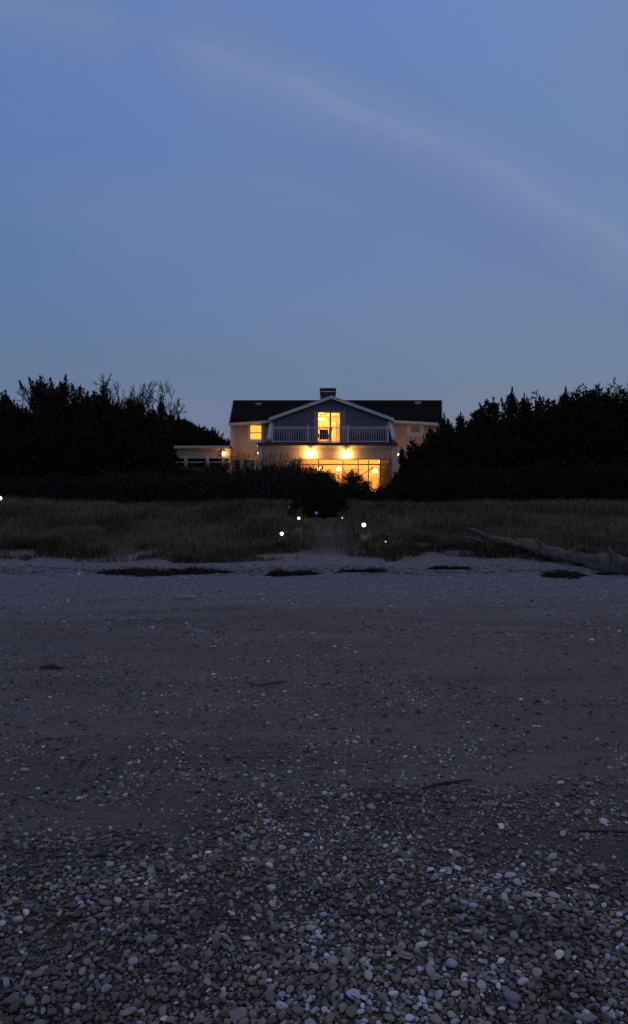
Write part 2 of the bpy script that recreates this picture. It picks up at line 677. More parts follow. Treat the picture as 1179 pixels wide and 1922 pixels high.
def hb(mb, name, mat, parent=None, **kw):
    """build a house part: world coordinates to house space"""
    return mb.build(name, mat, parent if parent is not None else house, off=HO, **kw)


def wall_holes(mb, x0, x1, z0, z1, holes, y0, y1):
    xsb = sorted({x0, x1, *[h[0] for h in holes], *[h[1] for h in holes]})
    for i in range(len(xsb) - 1):
        a_, b_ = xsb[i], xsb[i + 1]
        hs = sorted([h for h in holes if h[0] <= a_ + 1e-6 and h[1] >= b_ - 1e-6], key=lambda h: h[2])
        z = z0
        for h in hs:
            if h[2] > z:
                mb.box(a_, b_, y0, y1, z, h[2])
            z = h[3]
        if z < z1:
            mb.box(a_, b_, y0, y1, z, z1)


def frame_rect(mb, x0, x1, z0, z1, w, y0, y1):
    mb.box(x0, x0 + w, y0, y1, z0, z1)
    mb.box(x1 - w, x1, y0, y1, z0, z1)
    mb.box(x0 + w, x1 - w, y0, y1, z1 - w, z1)
    mb.box(x0 + w, x1 - w, y0, y1, z0, z0 + w)


def pane_obj(x0, x1, z0, z1, y, parent, mat=None):
    p = MB()
    p.box(x0, x1, y, y + .012, z0, z1)
    return hb(p, 'pane', mat or M_GLASS, parent)


# --- main two-storey body
mx0, mx1 = XX(433, YM), XX(829, YM)
ze = ZZ(794.5, YM)
lw = (XX(469.5, YM), XX(491, YM), ZZ(825, YM), ZZ(798, YM))
rw = (XX(769, YM), XX(791, YM), ZZ(814, YM), ZZ(798, YM))
gl = [(XX(437, YM), XX(452, YM), ZZ(882, YM), ZZ(862, YM)), (XX(455, YM), XX(478, YM), ZZ(882, YM), ZZ(862, YM))]
w = MB()
wall_holes(w, mx0, mx1, GZ - .3, ze, [lw, rw] + gl + [(-2.0, 4.9, GZ - .2, 5.70), (-.3, 3.0, 5.99, ze)], YM, YM + .2)
w.box(mx0, mx0 + .2, YM + .2, 60.6, GZ - .3, ze)
w.box(mx1 - .2, mx1, YM + .2, 60.6, GZ - .3, ze)
w.box(mx0 + .2, mx1 - .2, 60.4, 60.6, GZ - .3, ze)
hb(w, 'wall', M_SIDEW)
# second floor slab and rooms
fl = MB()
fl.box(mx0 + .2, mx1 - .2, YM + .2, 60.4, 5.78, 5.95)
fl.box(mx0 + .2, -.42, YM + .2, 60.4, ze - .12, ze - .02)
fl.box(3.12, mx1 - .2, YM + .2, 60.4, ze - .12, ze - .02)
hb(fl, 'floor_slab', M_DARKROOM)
# roof with its two slopes
YR = 57.0
zr = ZZ(751, YR)
ybk = 2 * YR - (YM - .45)
exl, exr = XX(431, YM - .45), XX(829.5, YM - .45)
rxl, rxr = XX(439, YR), XX(829, YR)
zel = ZZ(794, YM - .45)
zin = ZZ(789, YM - .45)
xinl, xinr = XX(508, YM - .45), XX(738, YM - .45)
r = MB()
t_ = .13
vs = [(exl, YM - .45, zel), (xinl, YM - .55, zin), (xinr, YM - .55, zin), (exr, YM - .45, zel),
      (rxl, YR, zr), (rxr, YR, zr), (exl, ybk, zel), (exr, ybk, zel)]
# the roof is open where the gable room runs into it
for xc in (-.42, 3.12):
    u = (xc - xinl) / (xinr - xinl)
    pe = (xc, YM - .55, zin)
    pr = (rxl + (rxr - rxl) * u, YR, zr)
    pm_ = tuple(pe[k] + (pr[k] - pe[k]) * .42 for k in range(3))
    vs += [pe, pm_, pr]
vs2 = [(x, y, z - t_) for x, y, z in vs]
N_ = len(vs)
faces_ = [(0, 1, 4), (1, 8, 9, 10, 4), (9, 12, 13, 10), (11, 2, 5, 13, 12), (2, 3, 5)]
r.add(vs + vs2, faces_ + [tuple(i + N_ for i in reversed(f_)) for f_ in faces_])
vs, vs2 = vs[:8], vs2[:8]
r.add(vs + vs2, [(4, 5, 7, 6), (14, 15, 13, 12),
                 (0, 8, 9, 1), (2, 10, 11, 3), (4, 12, 8, 0), (3, 11, 13, 5), (6, 14, 12, 4), (5, 13, 15, 7), (7, 15, 14, 6)])
roof = hb(r, 'roof', M_ROOF)
# gable end walls of the main body
for x in (mx0, mx1 - .2):
    ge = MB()
    ge.prism_x([(YM, ze), (60.6, ze), (60.0, ze + .1), (YR, zr - t_ - .06), (YM + .3, ze + .1)], x, x + .2)
    hb(ge, 'gable_end', M_SIDEW)
# rake trim and eave trim (white)
tr = MB()
for (ex, rx_, s) in ((exl, rxl, -1), (exr, rxr, 1)):
    vs = []
    for (x, y, z) in ((ex, YM - .45, zel), (rx_, YR, zr), (exl if s < 0 else exr, ybk, zel)):
        for dx_, dz in ((0, .02), (s * .07, .02), (s * .07, -.2), (0, -.2)):
            vs.append((x + dx_ + s * .003, y, z + dz))
    fs = []
    for i in range(2):
        for k in range(4):
            a_, b_ = i * 4 + k, i * 4 + (k + 1) % 4
            fs.append((a_, b_, b_ + 4, a_ + 4))
    fs += [(3, 2, 1, 0), (8, 9, 10, 11)]
    tr = MB()
    tr.add(vs, fs)
    hb(tr, 'rake_trim', M_TRIM)
for (xa, xb, za, zb) in ((exl, xinl, zel, zin), (xinr, exr, zin, zel)):
    e = MB()
    ya = YM - .46 if xa == exl else YM - .56
    yb = YM - .56 if xa == exl else YM - .46
    # fascia board and soffit behind it
    vs = [(xa, ya - .03, za + .0), (xb, yb - .03, zb + .0), (xb, yb - .03, zb - .17), (xa, ya - .03, za - .17),
          (xa, ya, za), (xb, yb, zb), (xb, yb, zb - .17), (xa, ya, za - .17)]
    e.add(vs, [(0, 3, 2, 1), (4, 5, 6, 7), (0, 1, 5, 4), (3, 7, 6, 2), (0, 4, 7, 3), (1, 2, 6, 5)])
    e.add([(xa, ya, za - .17), (xb, yb, zb - .17), (xb, YM - .002, zb - .19), (xa, YM - .002, za - .19)], [(0, 3, 2, 1)])
    hb(e, 'eave_trim', M_TRIM)
# roof vents
for px, py in ((486, 759.5), (784, 756.5)):
    yv = YR - (zr - ZZ(py, 56.2)) / (zr - zel) * (YR - YM + .45)
    x, _, z = at(px, py, yv)
    v = MB()
    v.box(x - .2, x + .2, yv - .16, yv + .25, z - .12, z + .05)
    v.box(x - .25, x + .25, yv - .22, yv + .3, z + .052, z + .09)
    hb(v, 'vent', pmat('vent_metal', (.45, .46, .48), rough=.5), roof)
# chimney with raised cap
c = MB()
cx0, cx1 = XX(601.5, 56.6), XX(630, 56.6)
zc = ZZ(735, 56.6)
c.box(cx0, cx1, 56.6, 57.5, 9.0, zc)
c.box(cx0 - .04, cx1 + .04, 56.56, 57.54, zc - .12, zc - .02)
chim = hb(c, 'chimney', M_BRICK, roof)
c = MB()
for xx in (cx0 + .0, cx1 - .1):
    c.box(xx, xx + .1, 56.62, 57.48, zc, zc + .17)
zt = ZZ(728.5, 56.6)
c.box(cx0 - .05, cx1 + .05, 56.55, 57.55, zt - .08, zt)
# small pots
for xx in (cx0 + .35, cx1 - .4):
    pass
cap = hb(c, 'chimney_cap', M_BLACKM, roof)
# corner boards
cb = MB()
cb.box(mx0 - .02, mx0 + .18, YM - .03, YM - .003, GZ, ze - .19)
hb(cb, 'corner_board', M_TRIM)
cb = MB()
cb.box(XX(438.2, YM), XX(440, YM), YM - .06, YM - .034, GZ, ze - .19)
hb(cb, 'downpipe', M_TRIM)
cb = MB()
cb.box(mx1 - .18, mx1 + .02, YM - .03, YM - .003, GZ, ze - .19)
hb(cb, 'corner_board', M_TRIM)


# windows of the main body
def window(h, y, casing=.13, rail=True, mat=None, dark=False, proud=.03, sash=.05, mull=()):
    x0, x1, z0, z1 = h
    f = MB()
    frame_rect(f, x0 - casing, x1 + casing, z0 - casing, z1 + casing, casing, y - proud, y - .002)
    f.box(x0 - casing - .04, x1 + casing + .04, y - proud - .06, y - proud - .003, z0 - casing - .03, z0 - casing + .05)
    fo = hb(f, 'window', M_TRIM)
    s_ = MB()
    frame_rect(s_, x0, x1, z0, z1, sash, y + .03, y + .08)
    if rail:
        zm = z0 + (z1 - z0) * .48
        s_.box(x0 + sash, x1 - sash, y + .025, y + .085, zm - .035, zm + .035)
    for m_ in mull:
        s_.box(m_ - .02, m_ + .02, y + .025, y + .085, z0 + sash, z1 - sash)
    hb(s_, 'sash', M_DARKF if dark else M_TRIM, fo)
    pane_obj(x0 + .02, x1 - .02, z0 + .02, z1 - .02, y + .05, fo)
    return fo


wl = window(lw, YM, casing=.17, sash=.03)
b_ = MB()
n_ = 22
for i in range(n_):
    z = lw[2] + (lw[3] - lw[2]) * (i + .5) / n_
    b_.add([(lw[0] - .05, YM + .13, z + .018), (lw[1] + .05, YM + .13, z + .018), (lw[1] + .05, YM + .165, z - .028), (lw[0] - .05, YM + .165, z - .028)], [(0, 1, 2, 3)])
b_.box(lw[0] - .05, lw[1] + .05, YM + .18, YM + .19, lw[2] - .05, lw[3] + .05)
hb(b_, 'blind', E_BLIND, wl)
wr = window(rw, YM, casing=.17, rail=False, sash=.1)
b_ = MB()
b_.box(rw[0] - .1, rw[1] + .1, YM + .22, YM + .24, rw[2] - .1, rw[3] + .1)
hb(b_, 'blind', pmat('dim_room_panel', (.22, .07, .035), rough=.8), wr)  # dim red-brown room behind the window painted as this panel's colour
for h in gl:
    window(h, YM, casing=.08, rail=False, sash=.04, mull=())
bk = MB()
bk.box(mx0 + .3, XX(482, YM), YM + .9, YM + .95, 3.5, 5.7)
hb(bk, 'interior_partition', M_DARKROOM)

# --- gable volume over the balcony
gx0, gx1 = XX(506, YG), XX(735.5, YG)
apx, apz = XX(622, YG), ZZ(748.5, YG)
gze = ZZ(789.5, YG)


def gtop(x):
    if x < apx:
        return gze + (apz - gze) * (x - gx0) / (apx - gx0)
    return gze + (apz - gze) * (gx1 - x) / (gx1 - apx)


dz0 = 6.02
dx0, dx1, dzt = XX(595.5, YG), XX(639.5, YG), ZZ(773, YG)
gm = MB()
brk_ = sorted([gx0, dx0, apx, dx1, gx1])
for i in range(len(brk_) - 1):
    a_, b2 = brk_[i], brk_[i + 1]
    zb = dzt if a_ >= dx0 - 1e-6 and b2 <= dx1 + 1e-6 else 5.9
    gm.prism_y([(a_, zb), (b2, zb), (b2, gtop(b2)), (a_, gtop(a_))], YG, YG + .2)
gm.box(gx0, gx0 + .2, YG + .2, YM + .2, 5.9, gze)
gm.box(gx1 - .2, gx1, YG + .2, YM + .2, 5.9, gze)
hb(gm, 'gable_wall', M_SIDE)
# gable roof
gr = MB()
ov = .33
sl = (apz - gze) / (apx - gx0)
sr = (apz - gze) / (gx1 - apx)
eL, eR = XX(506.5, YG) - .05, XX(738.5, YG)
T = .16
pl = [(eL, gze - (gx0 - eL) * sl), (apx, apz), (eR, gze - (eR - gx1) * sr), (eR, gze - (eR - gx1) * sr + T), (apx, apz + T), (eL, gze - (gx0 - eL) * sl + T)]
gr.prism_y([pl[0], pl[1], pl[4], pl[5]], YG - ov, 56.0)
gr.prism_y([pl[1], pl[2], pl[3], pl[4]], YG - ov, 56.0)
groof = hb(gr, 'gable_roof', M_ROOF)
tr = MB()
tb = .19
for a_, b2 in ((0, 1), (1, 2)):
    (xa, za), (xb, zb) = pl[a_], pl[b2]
    tr.prism_y([(xa, za - .05), (xb, zb - .05), (xb, zb + T + .01), (xa, za + T + .01)], YG - ov - .04, YG - ov - .003)
    tr.prism_y([(xa, za - .03), (xb, zb - .03), (xb, zb - .003), (xa, za - .003)], YG - ov, YG - .003)
hb(tr, 'rake_trim', M_TRIM)
# narrow frieze under the rake and corner boards
cb = MB()
cb.box(gx0 + .0, gx0 + .2, YG - .03, YG - .003, 6.0, gtop(gx0) - .06)
hb(cb, 'corner_board', M_TRIM)
cb = MB()
cb.box(gx1 - .28, gx1, YG - .03, YG - .003, 6.0, gtop(gx1) - .06)
hb(cb, 'corner_board', M_TRIM)
# side cheek walls of the balcony
for xa, xb in ((XX(503, YF) - .02, XX(503, YF) + .2), (XX(742, YF) - .2, XX(742, YF) + .01)):
    ch = MB()
    ch.prism_x([(YF + .02, 6.0), (YG - .004, 6.0), (YG - .004, gze - .3), (YG - .35, gze - .35), (YF + .1, 6.35), (YF + .02, 6.2)], xa, xb)
    hb(ch, 'cheek_wall', M_SIDE)
for xa, xb in ((XX(503, YF) - .05, XX(503, YF) + .23), (XX(742, YF) - .23, XX(742, YF) + .04)):
    cc = MB()
    cc.prism_x([(YF - .02, 6.20), (YF - .02, 6.25), (YF + .08, 6.40), (YG - .36, gze - .30), (YG - .006, gze - .25), (YG - .006, gze - .297), (YG - .35, gze - .346), (YF + .1, 6.353)], xa, xb)
    hb(cc, 'cheek_cap', M_TRIM)

# sliding door of the gable room
door = MB()
frame_rect(door, dx0, dx1, dz0 - .05, dzt, .07, YG - .03, YG + .1)
xm = XX(620.2, YG)
door.box(xm - .06, xm + .06, YG - .01, YG + .09, dz0, dzt - .07)
door.box(dx0 + .07, dx1 - .07, YG + .02, YG + .07, dz0 + .02, dz0 + .16)
do = hb(door, 'balcony_door', pmat('door_frame', (.35, .30, .26), rough=.5))
pane_obj(dx0 + .05, dx1 - .05, dz0, dzt - .05, YG + .045, do)
sh = MB()
sh.box(XX(589.5, YG), dx0 - .003, YG - .05, YG - .003, dz0, dzt + .05)
sh.box(dx1 + .003, XX(648.5, YG), YG - .05, YG - .003, dz0, dzt + .05)
sh.box(dx0, dx1, YG - .05, YG - .032, dzt + .003, dzt + .09)
hb(sh, 'door_casing', pmat('casing', (.22, .21, .21), rough=.6), do)
hd = MB()
hd.box(xm + .09, xm + .12, YG - .06, YG - .012, 6.95, 7.25)
hb(hd, 'handle', M_BLACKM, do)
# room behind it
rm = MB()
ra, rb, rc, rd = -.3, 3.0, YG + .2, 56.2
rm.box(ra - .1, rb + .1, rd, rd + .1, 5.96, 8.5)
rm.box(ra - .1, ra, rc, rd, 5.96, 8.5)
rm.box(rb, rb + .1, rc, rd, 5.96, 8.5)
rm.box(ra, rb, rc, rd, 8.42, 8.5)
rm.box(ra, rb, rc, rd, 5.955, 5.99)
hb(rm, 'bedroom_wall', M_WARMW)
dr = MB()
dr.box(XX(622, 56.1), XX(631, 56.1), 56.1, 56.19, 6.0, 8.05)
hb(dr, 'interior_door', pmat('inner_door', (.85, .72, .5), rough=.5))


def point(name, loc, power, col, rad, parent):
    l = bpy.data.lights.new(name, 'POINT')
    l.energy = power
    l.color = col
    l.shadow_soft_size = rad
    o = bpy.data.objects.new(name, l)
    sc.collection.objects.link(o)
    o.parent = parent
    o.location = loc
    return o


WARM = (1.0, .47, .10)


def bulb_of(e):
    return [k for k in e.children if k.type == 'LIGHT'][0]


def lamp_obj(px, py, Y, kind, label):
    """ceiling or table lamps seen through the glass"""
    x, y, z = at(px, py, Y)
    if kind == 'ceiling':
        e = empty('ceiling_lamp', (x, y, z + .35))
        tag(e, label, 'ceiling lamp')
        a_ = MB()
        a_.lathe([(.12, .0), (.12, -.03), (.02, -.05), (.02, -.3)], (0, 0, 0), 16)
        a_.build('canopy', M_BLACKM, e)
        a_ = MB()
        a_.lathe([(.03, -.3), (.22, -.33), (.25, -.38), (.2, -.44), (.02, -.46)], (0, 0, 0), 20)
        a_.build('lamp_shade', E_SHADE, e, smooth=True)
        point('bulb_light', (0, 0, -.62), 1, WARM, .08, e)
    else:
        zb = z - .45
        e = empty('table_lamp', (x, y, zb))
        tag(e, label, 'lamp')
        a_ = MB()
        a_.lathe([(.09, 0), (.09, .02), (.03, .05), (.06, .16), (.03, .27), (.012, .3), (.012, .34)], (0, 0, 0), 16)
        a_.build('lamp_base', M_WOODF, e, smooth=True)
        a_ = MB()
        a_.lathe([(.19, .33), (.13, .57)], (0, 0, 0), 20)
        a_.build('lamp_shade', E_SHADE, e, smooth=True)
    return e


l1 = lamp_obj(603, 785.5, YG + 1.8, 'ceiling', 'glowing drum ceiling lamp inside the upstairs balcony door')
bulb_of(l1).data.energy = 420
f = MB()   # second small shade above
p = at(604.5, 779, YG + 2.6)

# --- front block with the big window wall
fx0, fx1 = XX(485.5, YF), XX(746, YF)
fz1 = ZZ(836.5, YF)
go = (XX(553, YF), XX(734, YF), GZ + .15, ZZ(861, YF))
w = MB()
wall_holes(w, fx0, fx1, GZ - .3, fz1, [go], YF, YF + .2)
w.box(fx0, fx0 + .2, YF + .2, YM - .003, GZ - .3, fz1)
w.box(fx1 - .2, fx1, YF + .2, YM - .003, GZ - .3, fz1)
hb(w, 'front_wall', M_SIDEW)
fr = MB()
fr.box(fx0 - .03, fx1 + .03, YF - .035, YF - .003, ZZ(840, YF), fz1)
fr.box(fx0 - .02, fx0 + .2, YF - .03, YF - .003, GZ, ZZ(840, YF) - .003)
fr.box(fx1 - .3, fx1 + .02, YF - .03, YF - .003, GZ, ZZ(840, YF) - .003)
hb(fr, 'trim', M_TRIM)
# window wall
gw = MB()
za, zb_ = ZZ(861, YF), ZZ(871.5, YF)
gw.box(go[0], go[1], YF - .02, YF + .1, za - .06, za)
gw.box(go[0], go[1], YF - .02, YF + .1, zb_ - .05, zb_ + .03)
gw.box(go[0], go[1], YF - .02, YF + .1, go[2], go[2] + .2)
for px, wd in ((553, .1), (598, .08), (643.8, .07), (672.4, .07), (692, .06), (714, .12), (734, .1)):
    x = XX(px, YF)
    x = min(max(x, go[0] + wd / 2), go[1] - wd / 2)
    gw.box(x - wd / 2, x + wd / 2, YF - .025, YF + .095, go[2] + .2, zb_ - .05)
    gw.box(x - wd / 2, x + wd / 2, YF - .025, YF + .095, zb_ + .03, za - .06)
gwo = hb(gw, 'window_wall', pmat('brown_window_frame', (.16, .11, .07), rough=.5))
mp_ = [go[0], XX(598, YF), XX(643.8, YF), XX(672.4, YF), XX(692, YF), XX(714, YF), go[1]]
for i in range(6):
    pane_obj(mp_[i] + .03, mp_[i + 1] - .03, go[2] + .15, zb_ - .03, YF + .04, gwo)
    pane_obj(mp_[i] + .03, mp_[i + 1] - .03, zb_ + .02, za - .04, YF + .04, gwo)
# balcony deck on top
dk = MB()
dk.box(XX(483.5, YF) - .02, XX(745, YF) + .02, YF - .28, YM - .003, fz1 + .002, 6.0)
hb(dk, 'balcony_deck', M_FASC)
# living room
rm = MB()
ra, rb, rc, rd = go[0] - .8, fx1 - .2, YF + .2, YF + 5.2
rm.box(ra, rb, rd, rd + .1, GZ - .1, fz1 - .01)
rm.box(ra - .1, ra, rc, rd, GZ - .1, fz1 - .01)
rm.box(rb + .0, rb + .1, YM + .3, rd, GZ - .1, fz1 - .01)
rm.box(ra, rb, rc, rd, fz1 - .12, fz1 - .02)
hb(rm, 'living_room_wall', M_WARMW)
rm = MB()
rm.box(ra, rb, rc, rd, GZ - .05, GZ + .1)
hb(rm, 'living_room_floor', M_WOODF)
# curtain folds at the right, and back wall doorway, cabinets
nf = 60
for (pa, pb) in ((715, 733), (554, 566)):
    cu = MB()
    xa, xb = XX(pa, YF + .3), XX(pb, YF + .3)
    vs = []
    for i in range(nf + 1):
        x = xa + (xb - xa) * i / nf
        y = YF + .32 + .04 * math.sin(i * 1.05)
        vs += [(x, y, GZ + .12), (x, y, za + .02)]
    cu.add(vs, [(2 * i, 2 * i + 2, 2 * i + 3, 2 * i + 1) for i in range(nf)])
    hb(cu, 'curtain', M_CURT)
for x, wd, h in ((-.9, .9, 2.1), (1.1, 1.4, .9), (2.75, .5, 2.05)):
    cab = MB()
    cab.box(x, x + wd, rd - .45, rd - .002, GZ + .1, GZ + .1 + h)
    for k in range(1, 4):
        cab.box(x + .04, x + wd - .04, rd - .47, rd - .452, GZ + .1 + h * k / 4 - .08, GZ + .1 + h * k / 4 - .05)
    hb(cab, 'built_in_cabinet', M_WOODF)
for px, py, Y, lab in ((600, 880, YF + 4.5, 'lit table lamp at the bush-hidden left end of the window wall'),
                       (636, 880, YF + 4.3, 'lit table lamp inside the lower window wall, left of its first clear mullion'),
                       (704, 884, YF + 3.0, 'lit table lamp inside the brightest lower windows')):
    e = lamp_obj(px, py, Y, 'table', lab)
    # side table for it
    zt_ = e.location.z
    tb_ = empty('side_table', (e.location.x, e.location.y, GZ + .1))
    tag(tb_, 'side table under the ' + lab[4:].replace(', left of its first clear mullion', ''), 'table')
    a_ = MB()
    a_.box(-.28, .28, -.25, .25, zt_ - GZ - .1 - .04, zt_ - GZ - .1 - .002)
    a_.build('table_top', M_WOODF, tb_)
    for sx in (-1, 1):
        for sy in (-1, 1):
            a_ = MB()
            a_.box(sx * .24 - .02, sx * .24 + .02, sy * .21 - .02, sy * .21 + .02, 0, zt_ - GZ - .142)
            a_.build('leg', M_WOODF, tb_)
for lab, px, Y, P in (('flush glowing ceiling lamp over the left half of the living room', 610, YF + 2.2, 260),
                      ('glowing ceiling lamp behind the two brightest lower windows', 694, YF + 2.0, 620)):
    e = lamp_obj(px, 868, Y, 'ceiling', lab)
    e.location.z = fz1 - .13
    bulb_of(e).data.energy = P
    bulb_of(e).location.z = -.75
# sofa in the window
so = empty('sofa', (XX(655, YF + 1.6), YF + 1.5, GZ + .1))
tag(so, 'cream sofa with its back to the lower window wall', 'sofa')
a_ = MB(); a_.box(-1, 1, -.4, .45, .12, .42); a_.build('seat', M_SOFA, so)
a_ = MB(); a_.box(-1, 1, -.62, -.403, .12, .9); a_.build('backrest', M_SOFA, so)
for s in (-1, 1):
    a_ = MB(); a_.box(min(s * 1.003, s * 1.2), max(s * 1.003, s * 1.2), -.62, .45, .0, .6); a_.build('armrest', M_SOFA, so)

# --- low left wing
YW = 52.0
wx0, wx1 = XX(316, YW), XX(432.5, YW)
wz1 = ZZ(841, YW)
hs = []
wedges = [322, 349, 389, 419.5, 431.5]
for i in range(4):
    hs.append((XX(wedges[i] + 3.5, YW), XX(wedges[i + 1] - 3.5, YW), ZZ(878, YW), ZZ(860.5, YW)))
w = MB()
wall_holes(w, wx0, wx1, GZ - .3, wz1, hs, YW, YW + .2)
w.box(wx0, wx0 + .2, YW + .2, 58, GZ - .3, wz1)
w.box(wx1 - .2, wx1, YW + .2, YM - .003, GZ - .3, wz1)
hb(w, 'wing_wall', M_SIDEW)
w = MB()
w.box(wx0 - .25, wx1 - .01, YW - .3, 58.3, wz1 + .002, wz1 + .14)
hb(w, 'wing_roof', M_ROOF)
w = MB()
w.box(wx0 - .25, wx1 - .01, YW - .34, YW - .303, wz1 - .04, wz1 + .13)
w.box(wx0, wx1, YW - .03, YW - .003, wz1 - .1, wz1 - .001)
w.box(wx0, wx1, YW - .05, YW - .003, ZZ(860, YW), ZZ(858.2, YW))
w.box(wx0, wx1, YW - .05, YW - .003, ZZ(868.5, YW), ZZ(866.8, YW))
for px in wedges[:4]:
    w.box(XX(px, YW) - .09, XX(px, YW) + .09, YW - .09, YW - .053, GZ, ZZ(857.0 if px < 400 else 846, YW))
hb(w, 'wing_trim', M_TRIM)
for h in hs:
    pane_obj(h[0], h[1], h[2], h[3], YW + .1, house)
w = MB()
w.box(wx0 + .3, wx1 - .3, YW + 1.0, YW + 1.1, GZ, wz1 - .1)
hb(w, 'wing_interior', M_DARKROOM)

# --- railing
ra = YF + .0
zt_, zb2 = ZZ(801, ra), ZZ(829.5, ra)
rail_posts = [511.5, 578, 653.5, 728]
rail = MB()
rail.box(XX(510, ra), XX(729.5, ra), ra - .04, ra + .04, zt_ - .05, zt_)
rail.box(XX(510, ra), XX(729.5, ra), ra - .025, ra + .025, zt_ - .13, zt_ - .09)
rail.box(XX(510, ra), XX(729.5, ra), ra - .025, ra + .025, zb2, zb2 + .06)
hb(rail, 'railing', M_TRIM)
ro = bpy.data.objects['railing']
for px in rail_posts:
    x = XX(px, ra)
    a_ = MB()
    a_.box(x - .055, x + .055, ra - .055, ra + .055, 6.003, zt_ + .06)
    a_.box(x - .075, x + .075, ra - .075, ra + .075, zt_ + .063, zt_ + .1)
    hb(a_, 'post', M_TRIM, ro)
bal = MB()
for i in range(3):
    xa, xb = XX(rail_posts[i], ra), XX(rail_posts[i + 1], ra)
    n_ = int((xb - xa) / .15)
    for k in range(1, n_):
        x = xa + (xb - xa) * k / n_
        bal.box(x - .016, x + .016, ra - .016, ra + .016, zb2 + .06, zt_ - .13)
hb(bal, 'balusters', M_TRIM, ro)


# --- wall lanterns
E_SMALL = glow_glass('small_lantern_glow', (1.0, .58, .16), 3.0, .9)


def sconce(px, py, Y, power, label, small=False):
    x, y, z = at(px, py, Y)
    e = empty('wall_lantern', (x, Y, z))
    tag(e, label, 'wall lamp', 'lanterns on the house walls')
    a_ = MB()
    a_.box(-.06, .06, -.03, -.003, -.04, .16)
    a_.build('back_plate', M_BLACKM, e)
    a_ = MB()
    a_.tube([(0, -.03, .12), (0, -.10, .17), (0, -.16, .15)], .012, 8)
    a_.build('arm', M_BLACKM, e)
    a_ = MB()
    a_.lathe([(.03, .15), (.06, .12), (.065, .10)], (0, -.16, 0), 14)
    a_.build('cap', M_BLACKM, e)
    a_ = MB()
    a_.lathe([(.04, -.13), (.10, -.09), (.125, 0), (.115, .06), (.05, .095)], (0, -.16, 0), 16)
    a_.build('globe', E_SMALL if small else E_BULB, e, smooth=True)
    if small:
        e.scale = (.62, .62, .62)
    point('bulb_light', (0, -.16, 0), power, WARM, .05, e)
    return e


sconce(583, 850.5, YF, 230, 'glowing lantern on the front wall left of the balcony door, above the bush')
sconce(650, 852, YF, 190, 'brightest glowing lantern on the front wall, under the middle of the balcony')
s3 = sconce(481.3, 851, YM, 85, 'small lantern on the wall between the left wing and the front block', True)
s3.location.y = YF + 1.3
s3.location.x = fx0 - .0
s3.rotation_euler = (0, 0, R(-90))
s3.location.z = ZZ(850, YF + 1.3)
sconce(421, 850.5, YW, 75, 'small lantern at the right end of the low left wing', True)
s5 = sconce(748, 851, YF, 90, 'lantern at the right corner of the house, half hidden by cedar leaves', True)
s5.location.x = fx1 + .02
s5.location.y = YF + .8
s5.rotation_euler = (0, 0, R(90))
# recessed lights washing the right side wall
s6 = sconce(800, 880, YM, 14, 'lantern on the right side wall behind the cedars', True)


# --- balcony chairs
def chair_parts(root):
    a_ = MB(); a_.box(-.3, .3, -.28, .28, .30, .42); a_.build('seat', M_FURN, root)
    a_ = MB(); a_.add([(-.3, .24, .42), (.3, .24, .42), (.3, .34, .42), (-.3, .34, .42), (-.27, .36, .9), (.27, .36, .9), (.27, .44, .88), (-.27, .44, .88)],
                      [(0, 3, 2, 1), (4, 5, 6, 7), (0, 1, 5, 4), (1, 2, 6, 5), (2, 3, 7, 6), (3, 0, 4, 7)])
    a_.build('backrest', M_FURN, root)
    for s in (-1, 1):
        a_ = MB(); a_.box(s * .34 - .035, s * .34 + .035, -.28, .3, .42, .62); a_.build('armrest', M_FURN, root)
        for y in (-.25, .25):
            a_ = MB(); a_.box(s * .28 - .025, s * .28 + .025, y - .025, y + .025, 0, .3); a_.build('leg', M_FURN, root)


def copy_tree(o, parent=None):
    c_ = o.copy()
    sc.collection.objects.link(c_)
    c_.parent = parent
    for k in list(o.children):
        copy_tree(k, c_)
    return c_


proto = None
for px, Y, rz_, lab in ((527, YF + 1.1, .3, 'dark patio armchair at the left end of the balcony'),
                        (560, YF + 1.5, -.2, 'dark patio armchair beside the second railing post from the left'),
                        (608, YF + .75, 3.14, 'dark patio armchair in front of the lit balcony door'),
                        (662, YF + 1.3, .2, 'dark patio armchair just right of the lit balcony door'),
                        (684, YF + 1.7, -.1, 'dark patio armchair in the middle of the right balcony bay'),
                        (712, YF + 1.0, -.4, 'dark patio armchair at the right end of the balcony')):
    if proto is None:
        proto = empty('patio_chair', (0, 0, 0))
        chair_parts(proto)
        o = proto
    else:
        o = copy_tree(proto)
    o.location = (XX(px, Y), Y, 6.003)
    o.rotation_euler = (0, 0, rz_)
    tag(o, lab, 'chair', 'patio chairs on the balcony')

# leaning pole in front of the bright window
p0 = at(672, 897, YF - 1.2)
p1 = at(699, 878, YF - 1.2)
a_ = MB()
bx = p0[0] - (p1[0] - p0[0]) * 1.8
a_.tube([(bx, YF - 1.2, p0[2] - (p1[2] - p0[2]) * 1.8), p0, p1], .028, 8)
a_.lathe([(.03, -.05), (.06, 0), (.03, .05)], p1, 10)
o = a_.build('leaning_pole', M_BLACKM, None)
tag(o, 'thin dark pole leaning across the brightest lower window', 'pole')


# ------------------------------------------------------------------ vegetation
def leaves(C, Dn, ln, wd, rg):
    """elongated triangles: centres C (n,3), directions Dn (n,3)"""
    n = len(C)
    Dn = Dn / (np.linalg.norm(Dn, axis=1, keepdims=True) + 1e-9)
    rv = rg.normal(size=(n, 3))
    S = np.cross(Dn, rv)
    S /= (np.linalg.norm(S, axis=1, keepdims=True) + 1e-9)
    ln = np.asarray(ln).reshape(-1, 1)
    wd = np.asarray(wd).reshape(-1, 1)
    A = C - S * wd * .5
    B = C + S * wd * .5
    T_ = C + Dn * ln
    V = np.stack([A, B, T_], 1).reshape(-1, 3)
    return V, np.arange(3 * n).reshape(-1, 3)


